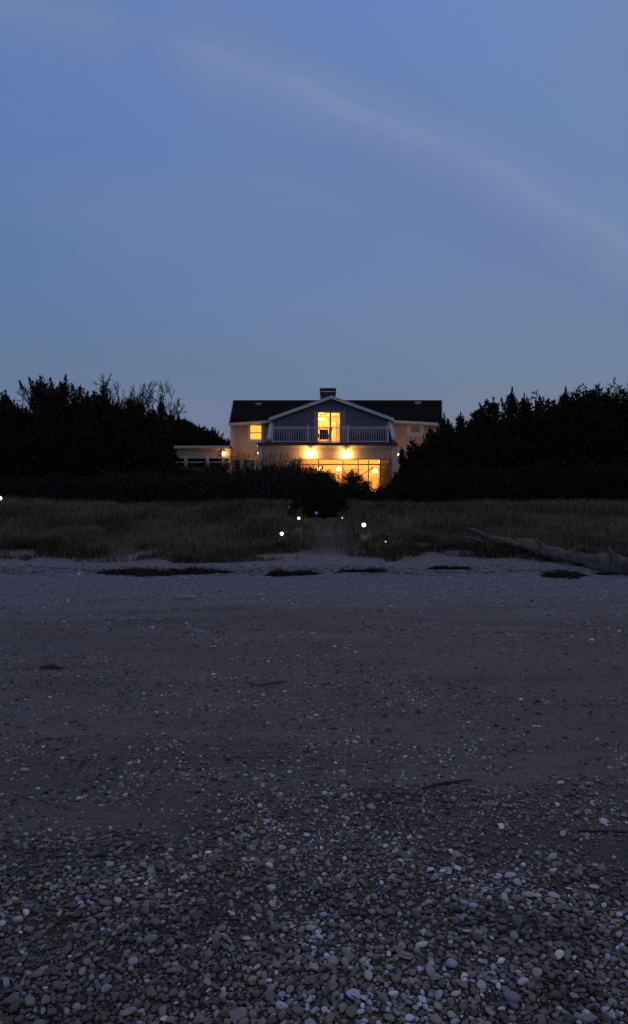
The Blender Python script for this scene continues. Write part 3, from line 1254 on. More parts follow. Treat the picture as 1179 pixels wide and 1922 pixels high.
def leaf_tint(n, base_, rg, var=.35):
    k = (1 + rg.normal(size=(n, 1)) * var).clip(.35, 2)
    c_ = np.array(base_)[None] * k
    return np.repeat(c_, 3, 0)


def cedar_mesh(seed, H=6.0, Wd=1.9, n_br=85, lean=0.0, spikes=5, flat=.9):
    rg = np.random.default_rng(seed)
    Cs, Ds, Ls = [], [], []
    tb_ = MB()
    tb_.tube([(0, 0, -.3), (lean * .2, 0, H * .35), (lean * .55, 0, H * .7), (lean, 0, H * .95)], [.13 * H / 6, .1 * H / 6, .06 * H / 6, .015], 7)
    lump = rg.uniform(0, 6.28, 4)

    def branch(p0, d, L, dens, thick):
        n = int(L * dens)
        t = rg.uniform(.15, 1, n) ** .8
        d = d / np.linalg.norm(d)
        sag = np.array([0, 0, 1.0]) * (t ** 2)[:, None] * L * .25
        c_ = p0 + d * (t * L)[:, None] + sag + rg.normal(size=(n, 3)) * (thick * (1.15 - .75 * t))[:, None]
        Cs.append(c_)
        dd = d + rg.normal(size=(n, 3)) * .6 + np.array([0, 0, .25])
        Ds.append(dd)
        Ls.append(rg.uniform(.1, .24, n))
        tb_.tube([tuple(p0), tuple(p0 + d * L * .5 + np.array([0, 0, L * .05])), tuple(p0 + d * L * .95 + np.array([0, 0, L * .2]))], [.025, .015, .005], 4)
    for i in range(n_br):
        t = (i + rg.uniform(0, 1)) / n_br
        h = H * (.04 + .92 * t)
        az = i * 2.4 + rg.normal() * .4
        prof = (1 - t) ** .62 * (.75 + .25 * math.sin(az * 2 + lump[0]) * math.sin(t * 9 + lump[1])) + .06
        if t < .12:
            prof *= .7
        L = Wd * prof * rg.uniform(.55, 1.22)
        up = .25 + .75 * t
        d = np.array([math.cos(az), math.sin(az) * flat, up])
        branch(np.array([lean * h / H, 0, h * .93]), d, L + .15, 95, .13)
    # pointed plumes at the top and shoulders
    for k in range(spikes):
        if k == 0:
            b0 = np.array([lean * .88, 0, H * .84])
            L = H * .16
            d = np.array([lean * .12 + rg.normal() * .05, 0, 1.0])
        else:
            az = rg.uniform(0, 6.28)
            rr_ = Wd * rg.uniform(.2, .6)
            hz_ = H * rg.uniform(.6, .86)
            b0 = np.array([math.cos(az) * rr_ + lean * .6, math.sin(az) * rr_, hz_])
            L = rg.uniform(.5, 1.1)
            d = np.array([lean * .15 + rg.normal() * .2, rg.normal() * .2, 1.0])
        n = int(170 * L)
        t = rg.uniform(0, 1, n)
        c_ = b0 + d * (t * L)[:, None] + rg.normal(size=(n, 3)) * (.115 * (1.02 - t) + .012)[:, None] * np.array([1, 1, .5])
        Cs.append(c_)
        Ds.append(d + rg.normal(size=(n, 3)) * .4)
        Ls.append(rg.uniform(.07, .17, n))
    C_ = np.concatenate(Cs)
    D_ = np.concatenate(Ds)
    L_ = np.concatenate(Ls)
    Vv, Tt = leaves(C_, D_, L_, L_ * rg.uniform(.35, .6, len(L_)), rg)
    col = leaf_tint(len(C_), (.022, .028, .018), rg)
    return new_mesh('crown', Vv, tris=Tt, col=col, mat=M_CEDAR), new_mesh('trunk', tb_.v, faces=tb_.f, mat=M_BARK, smooth=True)


def bare_mesh(seed, H=6.0, spread=.5, twig=.012, levels=5, base_r=.1):
    rg = random.Random(seed)
    mb = MB()

    def grow(p, d, L, r, lv):
        n = 3
        pts_ = [p]
        q = Vector(p)
        dd = Vector(d)
        for i in range(n):
            dd = (dd + Vector((rg.gauss(0, .13), rg.gauss(0, .13), rg.gauss(.03, .08)))).normalized()
            q = q + dd * (L / n)
            pts_.append(tuple(q))
        r1 = max(twig, r * .62)
        mb.tube(pts_, [r + (r1 - r) * k / n for k in range(n + 1)], 4 if lv < 3 else 5)
        if lv == 0:
            return
        k = rg.choice((2, 3, 3, 4)) if lv > 1 else rg.choice((2, 3, 4))
        for j in range(k):
            az = rg.uniform(0, 6.28)
            tilt = rg.uniform(.25, .85) * spread * 1.6
            o_ = dd.orthogonal().normalized()
            o_ = Matrix.Rotation(az, 3, dd) @ o_
            nd = (dd * math.cos(tilt) + o_ * math.sin(tilt)).normalized()
            st_ = Vector(pts_[rg.choice((2, 3, 3))])
            grow(tuple(st_), nd, L * rg.uniform(.58, .82), r1, lv - 1)
    grow((0, 0, -.2), Vector((0, 0, 1)), H * .30, base_r, levels)
    V_ = np.array(mb.v)
    V_[:, 2] *= H / V_[:, 2].max()
    return new_mesh('branches', V_, faces=mb.f, mat=M_BARK)


def shrub_mesh(seed, W=1.0, H=1.3, n_st=60, leafn=1800, leafy=1.0):
    rg = np.random.default_rng(seed)
    mb = MB()
    Cs, Ds = [], []
    K = 1.0 if H < 2 else .75
    for i in range(n_st):
        az = rg.uniform(0, 6.28)
        o_ = rg.uniform(0, .25) * W
        lean_ = rg.uniform(.05, .75) * W
        hh = H * rg.uniform(.6, 1.05) * (1 - .35 * (lean_ / W) ** 2)
        p0_ = np.array([math.cos(az) * o_, math.sin(az) * o_, -.1])
        p2 = np.array([math.cos(az) * (o_ + lean_), math.sin(az) * (o_ + lean_), hh])
        pm = (p0_ + p2) / 2 + np.array([0, 0, hh * .1]) + rg.normal(size=3) * .05
        mb.tube([tuple(p0_), tuple(pm), tuple(p2)], [.014 * K, .010 * K, .006 * K], 4)
        for j in range(5 if H < 2 else 9):
            t = rg.uniform(-.5 if H > 2 else .4, .95)
            s0 = pm + (p2 - pm) * t
            s1 = s0 + np.array([rg.normal() * .16, rg.normal() * .16, rg.uniform(.08, .30) * (1.4 if H > 2 else 1)])
            mb.tube([tuple(s0), tuple(s1)], [.007, .004], 3)
            m_ = max(1, int(leafn / n_st / 6))
            tt = rg.uniform(0, 1.0, m_)
            Cs.append(s0 + (s1 - s0) * tt[:, None] + rg.normal(size=(m_, 3)) * .035)
            Ds.append((s1 - s0) + rg.normal(size=(m_, 3)) * .15)
        m_ = max(1, int(leafn / n_st / 3))
        tt = rg.uniform(.0, 1.0, m_)
        Cs.append(p0_ + (p2 - p0_) * tt[:, None] + rg.normal(size=(m_, 3)) * .09)
        Ds.append((p2 - p0_) + rg.normal(size=(m_, 3)) * .5)
    C_ = np.concatenate(Cs)
    D_ = np.concatenate(Ds)
    L_ = rg.uniform(.05, .11, len(C_)) * leafy
    V_, T_ = leaves(C_, D_, L_, L_ * .5, rg)
    col = leaf_tint(len(C_), (.028, .030, .022), rg)
    return new_mesh('foliage', V_, tris=T_, col=col, mat=M_SHRUB), new_mesh('stems', mb.v, faces=mb.f, mat=M_TWIG)


cedars = [cedar_mesh(11, 6, 1.9, lean=.25), cedar_mesh(12, 6, 1.5, n_br=75, lean=-.15, spikes=4), cedar_mesh(13, 6, 2.3, n_br=95, spikes=8),
          cedar_mesh(14, 6, 1.7, lean=-.45, spikes=6), cedar_mesh(15, 6, 2.0, lean=-.3, spikes=7), cedar_mesh(16, 6, 1.3, n_br=70, lean=.1, spikes=3)]
bares = [bare_mesh(3, 6, .5), bare_mesh(8, 6, .62, levels=6), bare_mesh(21, 6, .45), bare_mesh(30, 6, .55, levels=6)]
shrubs = [shrub_mesh(41), shrub_mesh(42, 1.2, 1.2, 70, 2600), shrub_mesh(43, 1.2, 2.6, 42, 900, .9), shrub_mesh(44, 1.4, 2.6, 46, 500, .8)]


def plant(kind, variant, px, py, Y, label, cat, group, wide=1.0, rz_=None, base=None, ref=6.0):
    x = XX(px, Y)
    zg = gz(x, Y) - .03
    ztop = ZZ(py, Y)
    s = max(.05, (ztop - zg) / ref)
    e = empty(kind, (x, Y, zg))
    e.rotation_euler = (0, 0, rz_ if rz_ is not None else 0)
    tag(e, label, cat, group)
    if kind == 'cedar_tree':
        parts_ = [('crown', cedars[variant][0]), ('trunk', cedars[variant][1])]
    elif kind == 'bare_tree':
        parts_ = [('branches', bares[variant])]
    else:
        parts_ = [('foliage', shrubs[variant][0]), ('stems', shrubs[variant][1])]
    for nm, me in parts_:
        o_ = link(nm, me, e)
        o_.scale = (s * wide, s * wide, s)
    return e


ORD = ['first', 'second', 'third', 'fourth', 'fifth', 'sixth', 'seventh', 'eighth', 'ninth', 'tenth', 'eleventh', 'twelfth',
       'thirteenth', 'fourteenth', 'fifteenth', 'sixteenth', 'seventeenth', 'eighteenth', 'nineteenth', 'twentieth']
# right hand skyline, walking outward from the house
rights = [(836, 776, 1, .7), (850, 788, 3, .7), (872, 774, 3, .75), (898, 762, 0, .7), (914, 776, 5, .7),
          (933, 747, 4, .8), (964, 727, 1, .7), (994, 739, 3, .7), (1009, 748, 5, .7), (1036, 752, 0, .8), (1065, 727, 1, .75),
          (1084, 748, 3, .8), (1108, 735, 4, .75), (1138, 730, 5, .75), (1162, 738, 3, .8), (1190, 735, 2, .8), (1225, 742, 0, .9)]
for i, (px, py, v, wd) in enumerate(rights):
    Y = 40 + (i * 7 % 5) * .9
    cz = cedars[v][0]
    nm = 'pointed dark cedar, %s treetop right of the house roof' % ORD[i] if i < 16 else 'dark cedar beyond the right-hand edge of the picture'
    plant('cedar_tree', v, px, py, Y, nm, 'tree', 'cedars right of the house', wide=wd, rz_=(i * 1.3) % .9 - .4)
for px, py, v, wd, Y, nm in ((808, 800, 2, .5, 45.5, 'dark cedar covering the lower right corner of the house under the eave'),
                             (778, 838, 5, .7, 46.5, 'narrow dark cedar just under the small upper right window'),
                             (758, 838, 3, .6, 46.8, 'low cedar beside the lantern at the right house corner')):
    plant('cedar_tree', v, px, py, Y, nm, 'tree', 'cedars right of the house', wide=wd)
plant('bare_tree', 1, 1148, 700, 43, 'leafless tree with fine twigs rising above the far right cedars', 'tree', 'leafless trees', wide=1.0)
# left hand skyline, from the picture edge to the house
lefts = [(-25, 728, 2, .8, 40), (4, 733, 0, .75, 39), (38, 752, 3, .8, 40), (85, 708, 4, .85, 41), (100, 722, 2, .7, 39.5), (127, 706, 1, .9, 40.5), (158, 735, 0, .9, 39),
         (189, 726, 5, .95, 41), (222, 760, 2, .75, 40), (256, 742, 3, .75, 41.5), (282, 762, 0, .7, 40), (306, 744, 1, .55, 42), (326, 772, 4, .75, 60)]
for i, (px, py, v, wd, Y) in enumerate(lefts):
    nm = ('dark cedar, %s treetop from the left in the black mass left of the house' % ORD[i - 1]) if i else 'dark cedar beyond the left-hand edge of the picture'
    plant('cedar_tree', v, px, py, Y, nm, 'tree', 'cedars left of the house', wide=wd, rz_=(i * 1.7) % .9 - .4)
for px, py, v, wd, nm in ((56, 706, 0, .7, 'leafless tree at the far left beside the tall cedars'),
                          (172, 695, 1, .75, 'tallest leafless tree behind the left cedars'),
                          (215, 722, 2, .8, 'small leafless tree between the two big leafless trees'),
                          (246, 730, 3, .7, 'thin leafless tree just left of the large open one'),
                          (298, 700, 3, .72, 'large open leafless tree nearest the house on the left')):
    plant('bare_tree', v, px, py, 44, nm, 'tree', 'leafless trees', wide=wd)
# rounded trees behind the low wing
for i, (px, py, v, wd, Y) in enumerate(((338, 780, 2, .62, 60), (352, 784, 3, .6, 62), (374, 797, 2, .75, 62), (394, 803, 4, .75, 63), (412, 824, 2, .9, 62), (428, 823, 0, .9, 63))):
    plant('cedar_tree', v, px, py, Y, 'dark tree behind the low wing, %s from the left' % ORD[i], 'tree', 'trees behind the low wing', wide=wd, rz_=i)
# shrubs against the lit house
sh_list = [(335, 868, 46, 1, .8), (366, 872, 46, 3, .8), (398, 866, 46.5, 1, .7), (428, 853, 46.5, 3, .75), (448, 846, 47, 2, .6), (466, 847, 46.5, 3, .62), (500, 847, 46, 2, .62), (522, 846, 46.5, 3, .6), (542, 850, 46, 2, .6),
           (565, 858, 45.5, 2, .62), (590, 874, 45.5, 1, .8), (612, 886, 45, 0, .8), (636, 892, 45, 2, .85), (660, 884, 45.5, 1, .75), (684, 902, 45, 0, .9),
           (712, 907, 45, 2, .8), (738, 900, 45, 3, .75)]
sh_desc = ['in front of the low left wing, at its left end', 'in front of the low wing, under its second window', 'in front of the low wing, under its third window',
           'twiggy, where the low wing meets the main house', 'twiggy, below the lit upper left window', 'twiggy, left of the small side lantern',
           'twiggy, against the left edge of the front block', 'tall and twiggy, left of the front lanterns', 'tall and twiggy, just left of the left front lantern',
           'thin, directly under the left front lantern', 'on the slope of bushes right under the left lantern', 'between the two front lanterns',
           'just left of the brightest lantern', 'dense, directly under the brightest lantern', 'under the brightest lower window',
           'in front of the brown curtained window', 'at the lower right corner of the front block']
for (px, py, Y, v, wd), ds in zip(sh_list, sh_desc):
    plant('shrub', v, px, py, Y, 'dark shrub ' + ds, 'shrub', 'shrubs before the house', wide=wd * (1.0 if v < 2 else 1.25), ref=1.3 if v < 2 else 2.6, rz_=px * .7)


def mass(name, label, pxs, tops, y0, y1, n, seed, base_, size=(.12, .3), jag=.35, jf=1.3, wander=2.0, big=0.0):
    """a thicket nobody could count: foliage sprays spread through a volume under an uneven top"""
    rg = np.random.default_rng(seed)
    Y = rg.uniform(y0, y1, n)
    ym = (y0 + y1) / 2
    px = rg.uniform(pxs[0], pxs[-1], n)
    X = (px - CX) / F * ym + rg.normal(size=n) * .1
    zt2 = CAMZ - (np.interp(px, pxs, tops) - CY) / F * ym
    zg = gh(X, Y)
    top = zt2 + (vnoise(X * jf, Y * jf, seed) - .6) * jag * 2 + (vnoise(X * 4, Y * 4, seed + 1) - .5) * jag
    front = np.clip((Y - y0) / 1.6, 0, 1) ** .5
    top = top + big * (vnoise(X * .55, Y * .3, seed + 5) - .55) + big * .7 * (vnoise(X * 1.6, Y * .8, seed + 6) - .5)
    y0x = y0 + wander * vnoise(X * .5, X * 0, seed + 3)
    front = np.clip((Y - y0x) / 1.6, 0, 1) ** .5
    kk = Y > y0x
    h = np.maximum(.25, (top - zg) * (.55 + .45 * front))
    t = 1 - rg.uniform(0, 1, n) ** 1.6
    C_ = np.stack([X, Y, zg + t * h], 1)
    L_ = rg.uniform(size[0], size[1], n) * (1.25 - .45 * t)
    C_, L_ = C_[kk], L_[kk]
    n = len(C_)
    V_, T_ = leaves(C_, rg.normal(size=(n, 3)) * .7 + np.array([0, -.1, .5]), L_, L_ * .5, rg)
    o_ = link(name, new_mesh(name, V_, tris=T_, col=leaf_tint(n, base_, rg, .3), mat=M_SHRUB))
    tag(o_, label, 'trees' if name == 'far_trees' else 'bushes' if name == 'bushes' else 'undergrowth', None, 'stuff')
    return o_


mass('undergrowth', 'black thicket filling the space under the left cedars', [-140, 20, 150, 250, 298, 322], [750, 757, 752, 765, 790, 880], 37, 42, 85000, 51, (.016, .018, .014), (.15, .34), .7, 1.8, 2.0, 1.5)
mass('undergrowth', 'black thicket filling the space under the right cedars', [748, 762, 800, 840, 900, 960, 1100, 1330], [893, 872, 838, 800, 785, 768, 763, 760], 37.5, 43, 95000, 52, (.016, .018, .014), (.15, .34), .7, 1.8, 2.0, 1.5)
mass('bushes', 'low blue-black band of bushes on the dune between grass and house', [-120, 60, 200, 300, 420, 480, 540, 575, 600, 630, 650], [905, 890, 886, 888, 884, 880, 878, 890, 905, 918, 938], 31.5, 38, 75000, 53, (.024, .024, .026), (.08, .18), .34, 1.0, 3.0)
mass('bushes', 'low dark bushes below the lower windows and the right cedars', [628, 650, 700, 740, 780, 900, 1050, 1330], [925, 912, 920, 915, 880, 880, 870, 880], 33, 39, 50000, 54, (.018, .019, .016), (.08, .2), .3, 1.1, 2.5)
mass('bushes', 'dark bush crowding the inland end of the sand path', [560, 572, 590, 610, 628, 642], [948, 918, 898, 899, 920, 950], 24.4, 29.5, 42000, 55, (.020, .020, .020), (.06, .15), .2, 1.3, .8)
mass('far_trees', 'dark rounded mass of distant trees showing over the low wing roof', [318, 345, 375, 398, 415, 440], [792, 793, 803, 812, 829, 832], 60, 64, 16000, 56, (.02, .022, .018), (.2, .45), .3, 1.0, .5)

# ------------------------------------------------------------------ dune grass
def grass(name, label, n, xr, yr, hr, wr_, seed, base_, keep, clump=1.2):
    rg = np.random.default_rng(seed)
    x = rg.uniform(xr[0], xr[1], n)
    y = rg.uniform(yr[0], yr[1], n)
    k = keep(x, y, rg)
    x, y = x[k], y[k]
    n = len(x)
    cl = vnoise(x * clump, y * clump, seed) * .6 + vnoise(x * 4, y * 4, seed + 2) * .4
    hgt = rg.uniform(hr[0], hr[1], n) * (.45 + 1.0 * cl)
    hgt = hgt * np.where(y > 26, .40 + 1.35 * vnoise(x * .4, y * .2, seed + 9), .55 + .9 * vnoise(x * .6, y * .6, seed + 9))
    z = gh(x, y)
    az = rg.uniform(0, 6.28, n)
    wind = np.array([.45, 0.0])
    lean_ = rg.uniform(.1, 1.0, n) ** .8 * hgt
    dx = np.cos(az) * lean_ + wind[0] * hgt * .5
    dy = np.sin(az) * lean_
    sx, sy = -np.sin(az + .6), np.cos(az + .6)
    w_ = rg.uniform(wr_[0], wr_[1], n) * (y / 22)
    P0 = np.stack([x, y, z - .02], 1)
    S = np.stack([sx * w_, sy * w_, 0 * w_], 1) * .5
    P1 = np.stack([x + dx * .3, y + dy * .3, z + hgt * .6], 1)
    P2 = np.stack([x + dx, y + dy, z + hgt * (1 - .42 * (lean_ / hgt))], 1)
    V_ = np.stack([P0 - S, P0 + S, P1 - S * .8, P1 + S * .8, P2], 1).reshape(-1, 3)
    b0 = np.arange(n)[:, None] * 5
    q = b0 + np.array([[0, 1, 3, 2]])
    t = b0 + np.array([[2, 3, 4]])
    tone = (.65 + .6 * rg.uniform(size=n)) * (.40 + 1.15 * vnoise(x * .7, y * 1.1, seed + 7))
    straw = rg.uniform(size=n)[:, None] < .25
    c0 = np.array(base_)[None] * np.ones((n, 1))
    c0 = np.where(straw, c0 * np.array([1.9, 1.7, 1.35]), c0) * tone[:, None]
    col = np.repeat(c0, 5, 0)
    o_ = link(name, new_mesh(name, V_, tris=t, quads=q, col=col, mat=M_GRASS))
    tag(o_, label, 'grass', None, 'stuff')
    return o_


lights = [(529, 1001.5, 21.6, 1.0, 'bright', 'lit path light left of the sand path, nearest the beach'),
          (561, 972.5, 26.0, .75, 'bright', 'lit path light left of the path and above the nearest one'),
          (542.5, 951, 30.5, .4, 'dim', 'tiny faint path light highest up on the left of the path'),
          (683, 985, 24.0, 1.15, 'bright', 'brightest path light, standing in the grass right of the path'),
          (724, 1016.5, 20.4, .5, 'dim', 'faint path light low in the grass right of the brightest one'),
          (642.5, 972, 26.5, .5, 'dim', 'tiny faint path light between the path and the brightest one'),
          (594, 962.5, 29.3, .7, 'blue', 'dim bluish path light at the dark inland end of the path'),
          (0.5, 935, 31.5, 1.0, 'bright', 'lit path light at the left edge of the picture, at the grass top')]
def light_y(px, py, h=.30):
    best = None
    for Y in np.arange(18.6, 32, .05):
        d_ = abs(ZZ(py, Y) - gz(XX(px, Y), Y) - h)
        if best is None or d_ < best[0]:
            best = (d_, Y)
    return float(best[1])


lights = [(l[0], l[1], light_y(l[0], l[1])) + l[3:] for l in lights]
LX = np.array([XX(l[0], l[2]) for l in lights])
LY = np.array([l[2] for l in lights])


def keep_main(x, y, rg):
    d = np.abs(x - path_x(y)) / path_half(y)
    k = (y > edge_y(x) + rg.normal(size=len(x)) * .12) & ((d > 1 + rg.normal(size=len(x)) * .5) | (y > 31.2))
    for lx, ly in zip(LX, LY):
        u = x - lx * y / ly
        k &= ~((np.abs(u) < .11) & (y > ly - 2.2) & (y < ly + .08))
    k &= ~((x / y * F + CX > 566) & (x / y * F + CX < 634) & (y > 22.6) & (y < 29))
    den = np.clip(-.05 + 1.7 * vnoise(x * 1.1, y * 1.1, 77), .06, 1)
    return k & (rg.uniform(size=len(x)) < den)


grass('dune_grass', 'olive brown dune grass covering the slope below the house', 235000, (-19, 19), (17.4, 34), (.17, .42), (.007, .014), 61, (.112, .100, .072), keep_main)


def keep_edge(x, y, rg):
    e_ = edge_y(x)
    nn = vnoise(x * 1.1, y * 2.0, 88)
    d = np.abs(x - path_x(y)) / (path_half(y) * 1.15)
    return (y > e_ - 1.5 + nn * 1.2) & (y < e_ + 1.0) & (nn > .36) & (d > .8)


grass('beach_weeds', 'low dark green weeds along the edge where grass meets sand', 90000, (-13, 13), (16.0, 20.8), (.08, .30), (.010, .022), 62, (.060, .060, .034), keep_edge, 2.5)


# path lights
def path_light(px, py, Y, s, kind, label):
    x, _, z = at(px, py, Y)
    zg = gz(x, Y)
    h = max(.12, z - zg)
    e = empty('path_light', (x, Y, zg))
    tag(e, label, 'garden light', 'small lights along the sand path')
    a_ = MB()
    a_.tube([(0, 0, -.1), (0, 0, h - .06)], .012, 8)
    a_.build('stake', M_BLACKM, e)
    r_ = .049 * s * Y / 22
    a_ = MB()
    a_.lathe([(r_ * .5, -r_), (r_ * .9, -r_ * .6), (r_, 0), (r_ * .9, r_ * .5), (r_ * .6, r_ * .8)], (0, 0, h), 14)
    a_.build('globe', {'bright': E_PATH, 'dim': E_PATHD, 'blue': E_PATHB}[kind], e, smooth=True)
    a_ = MB()
    a_.lathe([(r_ * 1.15, r_ * .82), (r_ * 1.2, r_ * .95), (r_ * .3, r_ * 1.25)], (0, 0, h), 14)
    a_.build('cap', M_BLACKM, e, smooth=True)
    if kind == 'bright':
        point('bulb_light', (0, -r_ * 1.6, h), .9 * s * s, (1, .72, .42), .05, e)


for l in lights:
    path_light(*l)

# ------------------------------------------------------------------ driftwood
M_DRIFT = pmat('weathered_driftwood', (.128, .114, .110), rough=.95, spec=.05, bump=1.0, bscale=7, var=.45, vscale=5)


def log_mesh(pts_, rad, seed, n=18, seg=48, rough=.16):
    rg = np.random.default_rng(seed)
    P = np.array(pts_, dtype=float)
    ts = np.linspace(0, 1, len(P))
    t = np.linspace(0, 1, seg)
    c_ = np.stack([np.interp(t, ts, P[:, k]) for k in range(3)], 1)
    for _ in range(3):
        c_[1:-1] = (c_[:-2] + c_[1:-1] * 2 + c_[2:]) / 4
    rr_ = np.interp(t, np.linspace(0, 1, len(rad)), rad)
    mb = MB()
    V_ = []
    a = None
    for i in range(seg):
        d = Vector(c_[min(i + 1, seg - 1)] - c_[max(i - 1, 0)]).normalized()
        a = d.orthogonal().normalized() if a is None else (a - d * a.dot(d)).normalized()
        b = d.cross(a)
        for k in range(n):
            th = 2 * math.pi * k / n
            nn = float(vnoise(np.array([k * .9 + (3 if k > n / 2 else 0)]), np.array([i * .13]), seed)[0]) - .5
            n2 = float(vnoise(np.array([k * .5]), np.array([i * .5]), seed + 1)[0]) - .5
            q = rr_[i] * (1 + rough * 1.6 * nn + rough * n2)
            v = Vector(c_[i]) + (a * math.cos(th) + b * math.sin(th)) * q
            V_.append(tuple(v))
    fs = []
    for i in range(seg - 1):
        for k in range(n):
            a_, b_ = i * n + k, i * n + (k + 1) % n
            fs.append((a_, b_, b_ + n, a_ + n))
    fs.append(tuple(range(n - 1, -1, -1)))
    fs.append(tuple(range((seg - 1) * n, seg * n)))
    mb.add(V_, fs)
    return mb


def gpt(px, pyb, r_):
    """point on the ground whose foot shows at that photo position; centre raised by r"""
    lo, hi = 2.0, 31.0
    for _ in range(40):
        m_ = (lo + hi) / 2
        pyy = CY + (CAMZ - gz(XX(px, m_), m_)) * F / m_
        if pyy > pyb:
            lo = m_
        else:
            hi = m_
    x = XX(px, m_)
    return (x, m_, gz(x, m_) + r_)


dl = empty('driftwood_log', gpt(1030, 1050, 0))
tag(dl, 'long weathered grey driftwood log lying at the grass edge on the right', 'driftwood')
oo = np.array(dl.location)
L0 = [gpt(882, 1008, .22), gpt(940, 1030, .20), gpt(1010, 1044, .17), gpt(1075, 1060, .16), gpt(1140, 1072, .16), gpt(1215, 1086, .16)]
mb = log_mesh([np.array(p) - oo for p in L0], [.04, .09, .13, .15, .135, .15, .15, .12], 71, rough=.5)
mb.build('trunk', M_DRIFT, dl, smooth=True)
for i, (px, py, dx_, dz_, r_) in enumerate(((1022, 1030, -.25, .3, .07), (1066, 1040, .3, .25, .09), (1150, 1060, -.1, .35, .06), (905, 1012, -.5, .12, .05), (1180, 1062, .35, .25, .07))):
    b0 = np.array(gpt(px, py + 20, .2)) - oo
    b1 = b0 + np.array([dx_, -.05, dz_])
    m2 = log_mesh([b0, (b0 + b1) / 2 + np.array([.03, 0, .02]), b1], [r_, r_ * .8, r_ * .35], 80 + i, 10, 10)
    m2.build('branch_stub', M_DRIFT, dl, smooth=True)
L1 = [gpt(1085, 1040, .12), gpt(1140, 1048, .14), gpt(1200, 1054, .12), gpt(1260, 1056, .1)]
mb = log_mesh(L1, [.06, .11, .12, .1], 73)
o = mb.build('driftwood_log', pmat('dark_wet_wood', (.05, .038, .032), rough=.9, bump=1, bscale=8, var=.3), None, smooth=True)
tag(o, 'darker broken log lying behind the right end of the long grey driftwood', 'driftwood')
mb = log_mesh([gpt(889, 1041, .03), gpt(920, 1044, .035), gpt(958, 1044, .03)], [.02, .035, .015], 74, 10, 16)
o = mb.build('driftwood_stick', pmat('pale_stick', (.22, .18, .155), rough=.8), None, smooth=True)
tag(o, 'thin pale driftwood stick just below the upper end of the log', 'driftwood')
# a flat pale piece and dark sticks on the sand
for pa, pb, r_, dk, lab in (((328, 1126), (370, 1127), .03, .30, 'flat pale driftwood piece alone on the sand left of centre'),
                            ((75, 1257), (118, 1258), .018, .05, 'short dark stick on the sand at the far left'),
                            ((478, 1290), (540, 1281), .012, .10, 'thin bent twig on the sand in the middle of the beach'),
                            ((792, 1483), (887, 1466), .008, .04, 'thin dark twig lying aslant on the sand right of centre'),
                            ((1085, 1562), (1190, 1566), .006, .04, 'thin dark twig on the sand at the right edge above the pebbles'),
                            ((352, 1530), (440, 1582), .003, .14, 'fine straight stalk lying on the sand above the pebbles'),
                            ((440, 1560), (462, 1524), .003, .2, 'fine pale stalk sticking up beside the long straight stalk'),
                            ((0, 1685), (26, 1654), .004, .2, 'pale stalk on the pebbles at the left edge'),
                            ((772, 1512), (700, 1502), .004, .05, 'hair-thin dark twig left of the aslant twig'),
                            ((838, 1672), (858, 1710), .003, .2, 'pale stalk standing among the pebbles right of centre')):
    p0, p1 = np.array(gpt(*pa, r_)), np.array(gpt(*pb, r_))
    mid_ = (p0 + p1) / 2
    mid_[2] = gz(mid_[0], mid_[1]) + r_ * 1.6
    mid_[0] += np.random.default_rng(int(pa[0])).normal() * .02
    mb = log_mesh([p0, mid_, p1], [r_ * .5, r_, r_ * .4], int(pa[0]) + 5, 8, 14, .3)
    o = mb.build('stick', pmat('stick_wood', (dk, dk * .85, dk * .72), rough=.85), None, smooth=True)
    tag(o, lab, 'stick')


# wrack: dark mats of dried weed on the upper beach
def wrack(px0, px1, py, th, label, seed):
    rg = np.random.default_rng(seed)
    a0, a1 = np.array(gpt(px0, py, 0)), np.array(gpt(px1, py, 0))
    L = np.linalg.norm(a1 - a0)
    n = int(L * 1500)
    t = rg.uniform(0, 1, n)
    prof = np.sin(np.pi * t) ** .6 * np.clip(1.7 * vnoise(t * L * 2.2, t * 0, seed) * (.5 + vnoise(t * L * 7, t * 0, seed)), .12, 1.4)
    wv = .28 * (vnoise(t * L * .9, t * 0 + 3, seed) - .5)
    x = a0[0] + (a1[0] - a0[0]) * t
    y = a0[1] + (a1[1] - a0[1]) * t + rg.normal(size=n) * th * prof + wv
    z = gh(x, y) + rg.uniform(0, 1, n) ** 1.5 * .07 * prof
    C_ = np.stack([x, y, z], 1)
    D_ = rg.normal(size=(n, 3)) * np.array([1, .6, .25])
    L_ = rg.uniform(.05, .16, n)
    V_, T_ = leaves(C_, D_, L_, L_ * .16, rg)
    # lumpy core
    m_ = 60
    mbv = []
    q = []
    tt = np.linspace(0.02, .98, m_)
    for i, ti in enumerate(tt):
        pf = math.sin(math.pi * ti) ** .6 * min(1.3, max(.1, 1.6 * float(vnoise(np.array([ti * L * 2.2]), np.array([0.]), seed)[0] * (.5 + vnoise(np.array([ti * L * 7]), np.array([0.]), seed)[0]))))
        xx_ = a0[0] + (a1[0] - a0[0]) * ti
        yc = a0[1] + (a1[1] - a0[1]) * ti + .28 * (float(vnoise(np.array([ti * L * .9]), np.array([3.]), seed)[0]) - .5)
        for k in range(7):
            u = (k - 3) / 3
            yy = yc + u * th * pf * .9
            mbv.append((xx_, yy, gz(xx_, yy) + .05 * pf * (1 - u * u) * (1 + .5 * rg.normal() * .5) - .006))
    for i in range(m_ - 1):
        for k in range(6):
            q.append((i * 7 + k, i * 7 + 7 + k, i * 7 + 8 + k, i * 7 + k + 1))
    base_i = len(V_)
    V_ = np.concatenate([V_, np.array(mbv)])
    me = new_mesh('seaweed', V_, tris=T_, quads=np.array(q) + base_i, mat=M_WRACK)
    o_ = link('seaweed_line', me)
    tag(o_, label, 'seaweed', 'dark weed mats along the upper beach')


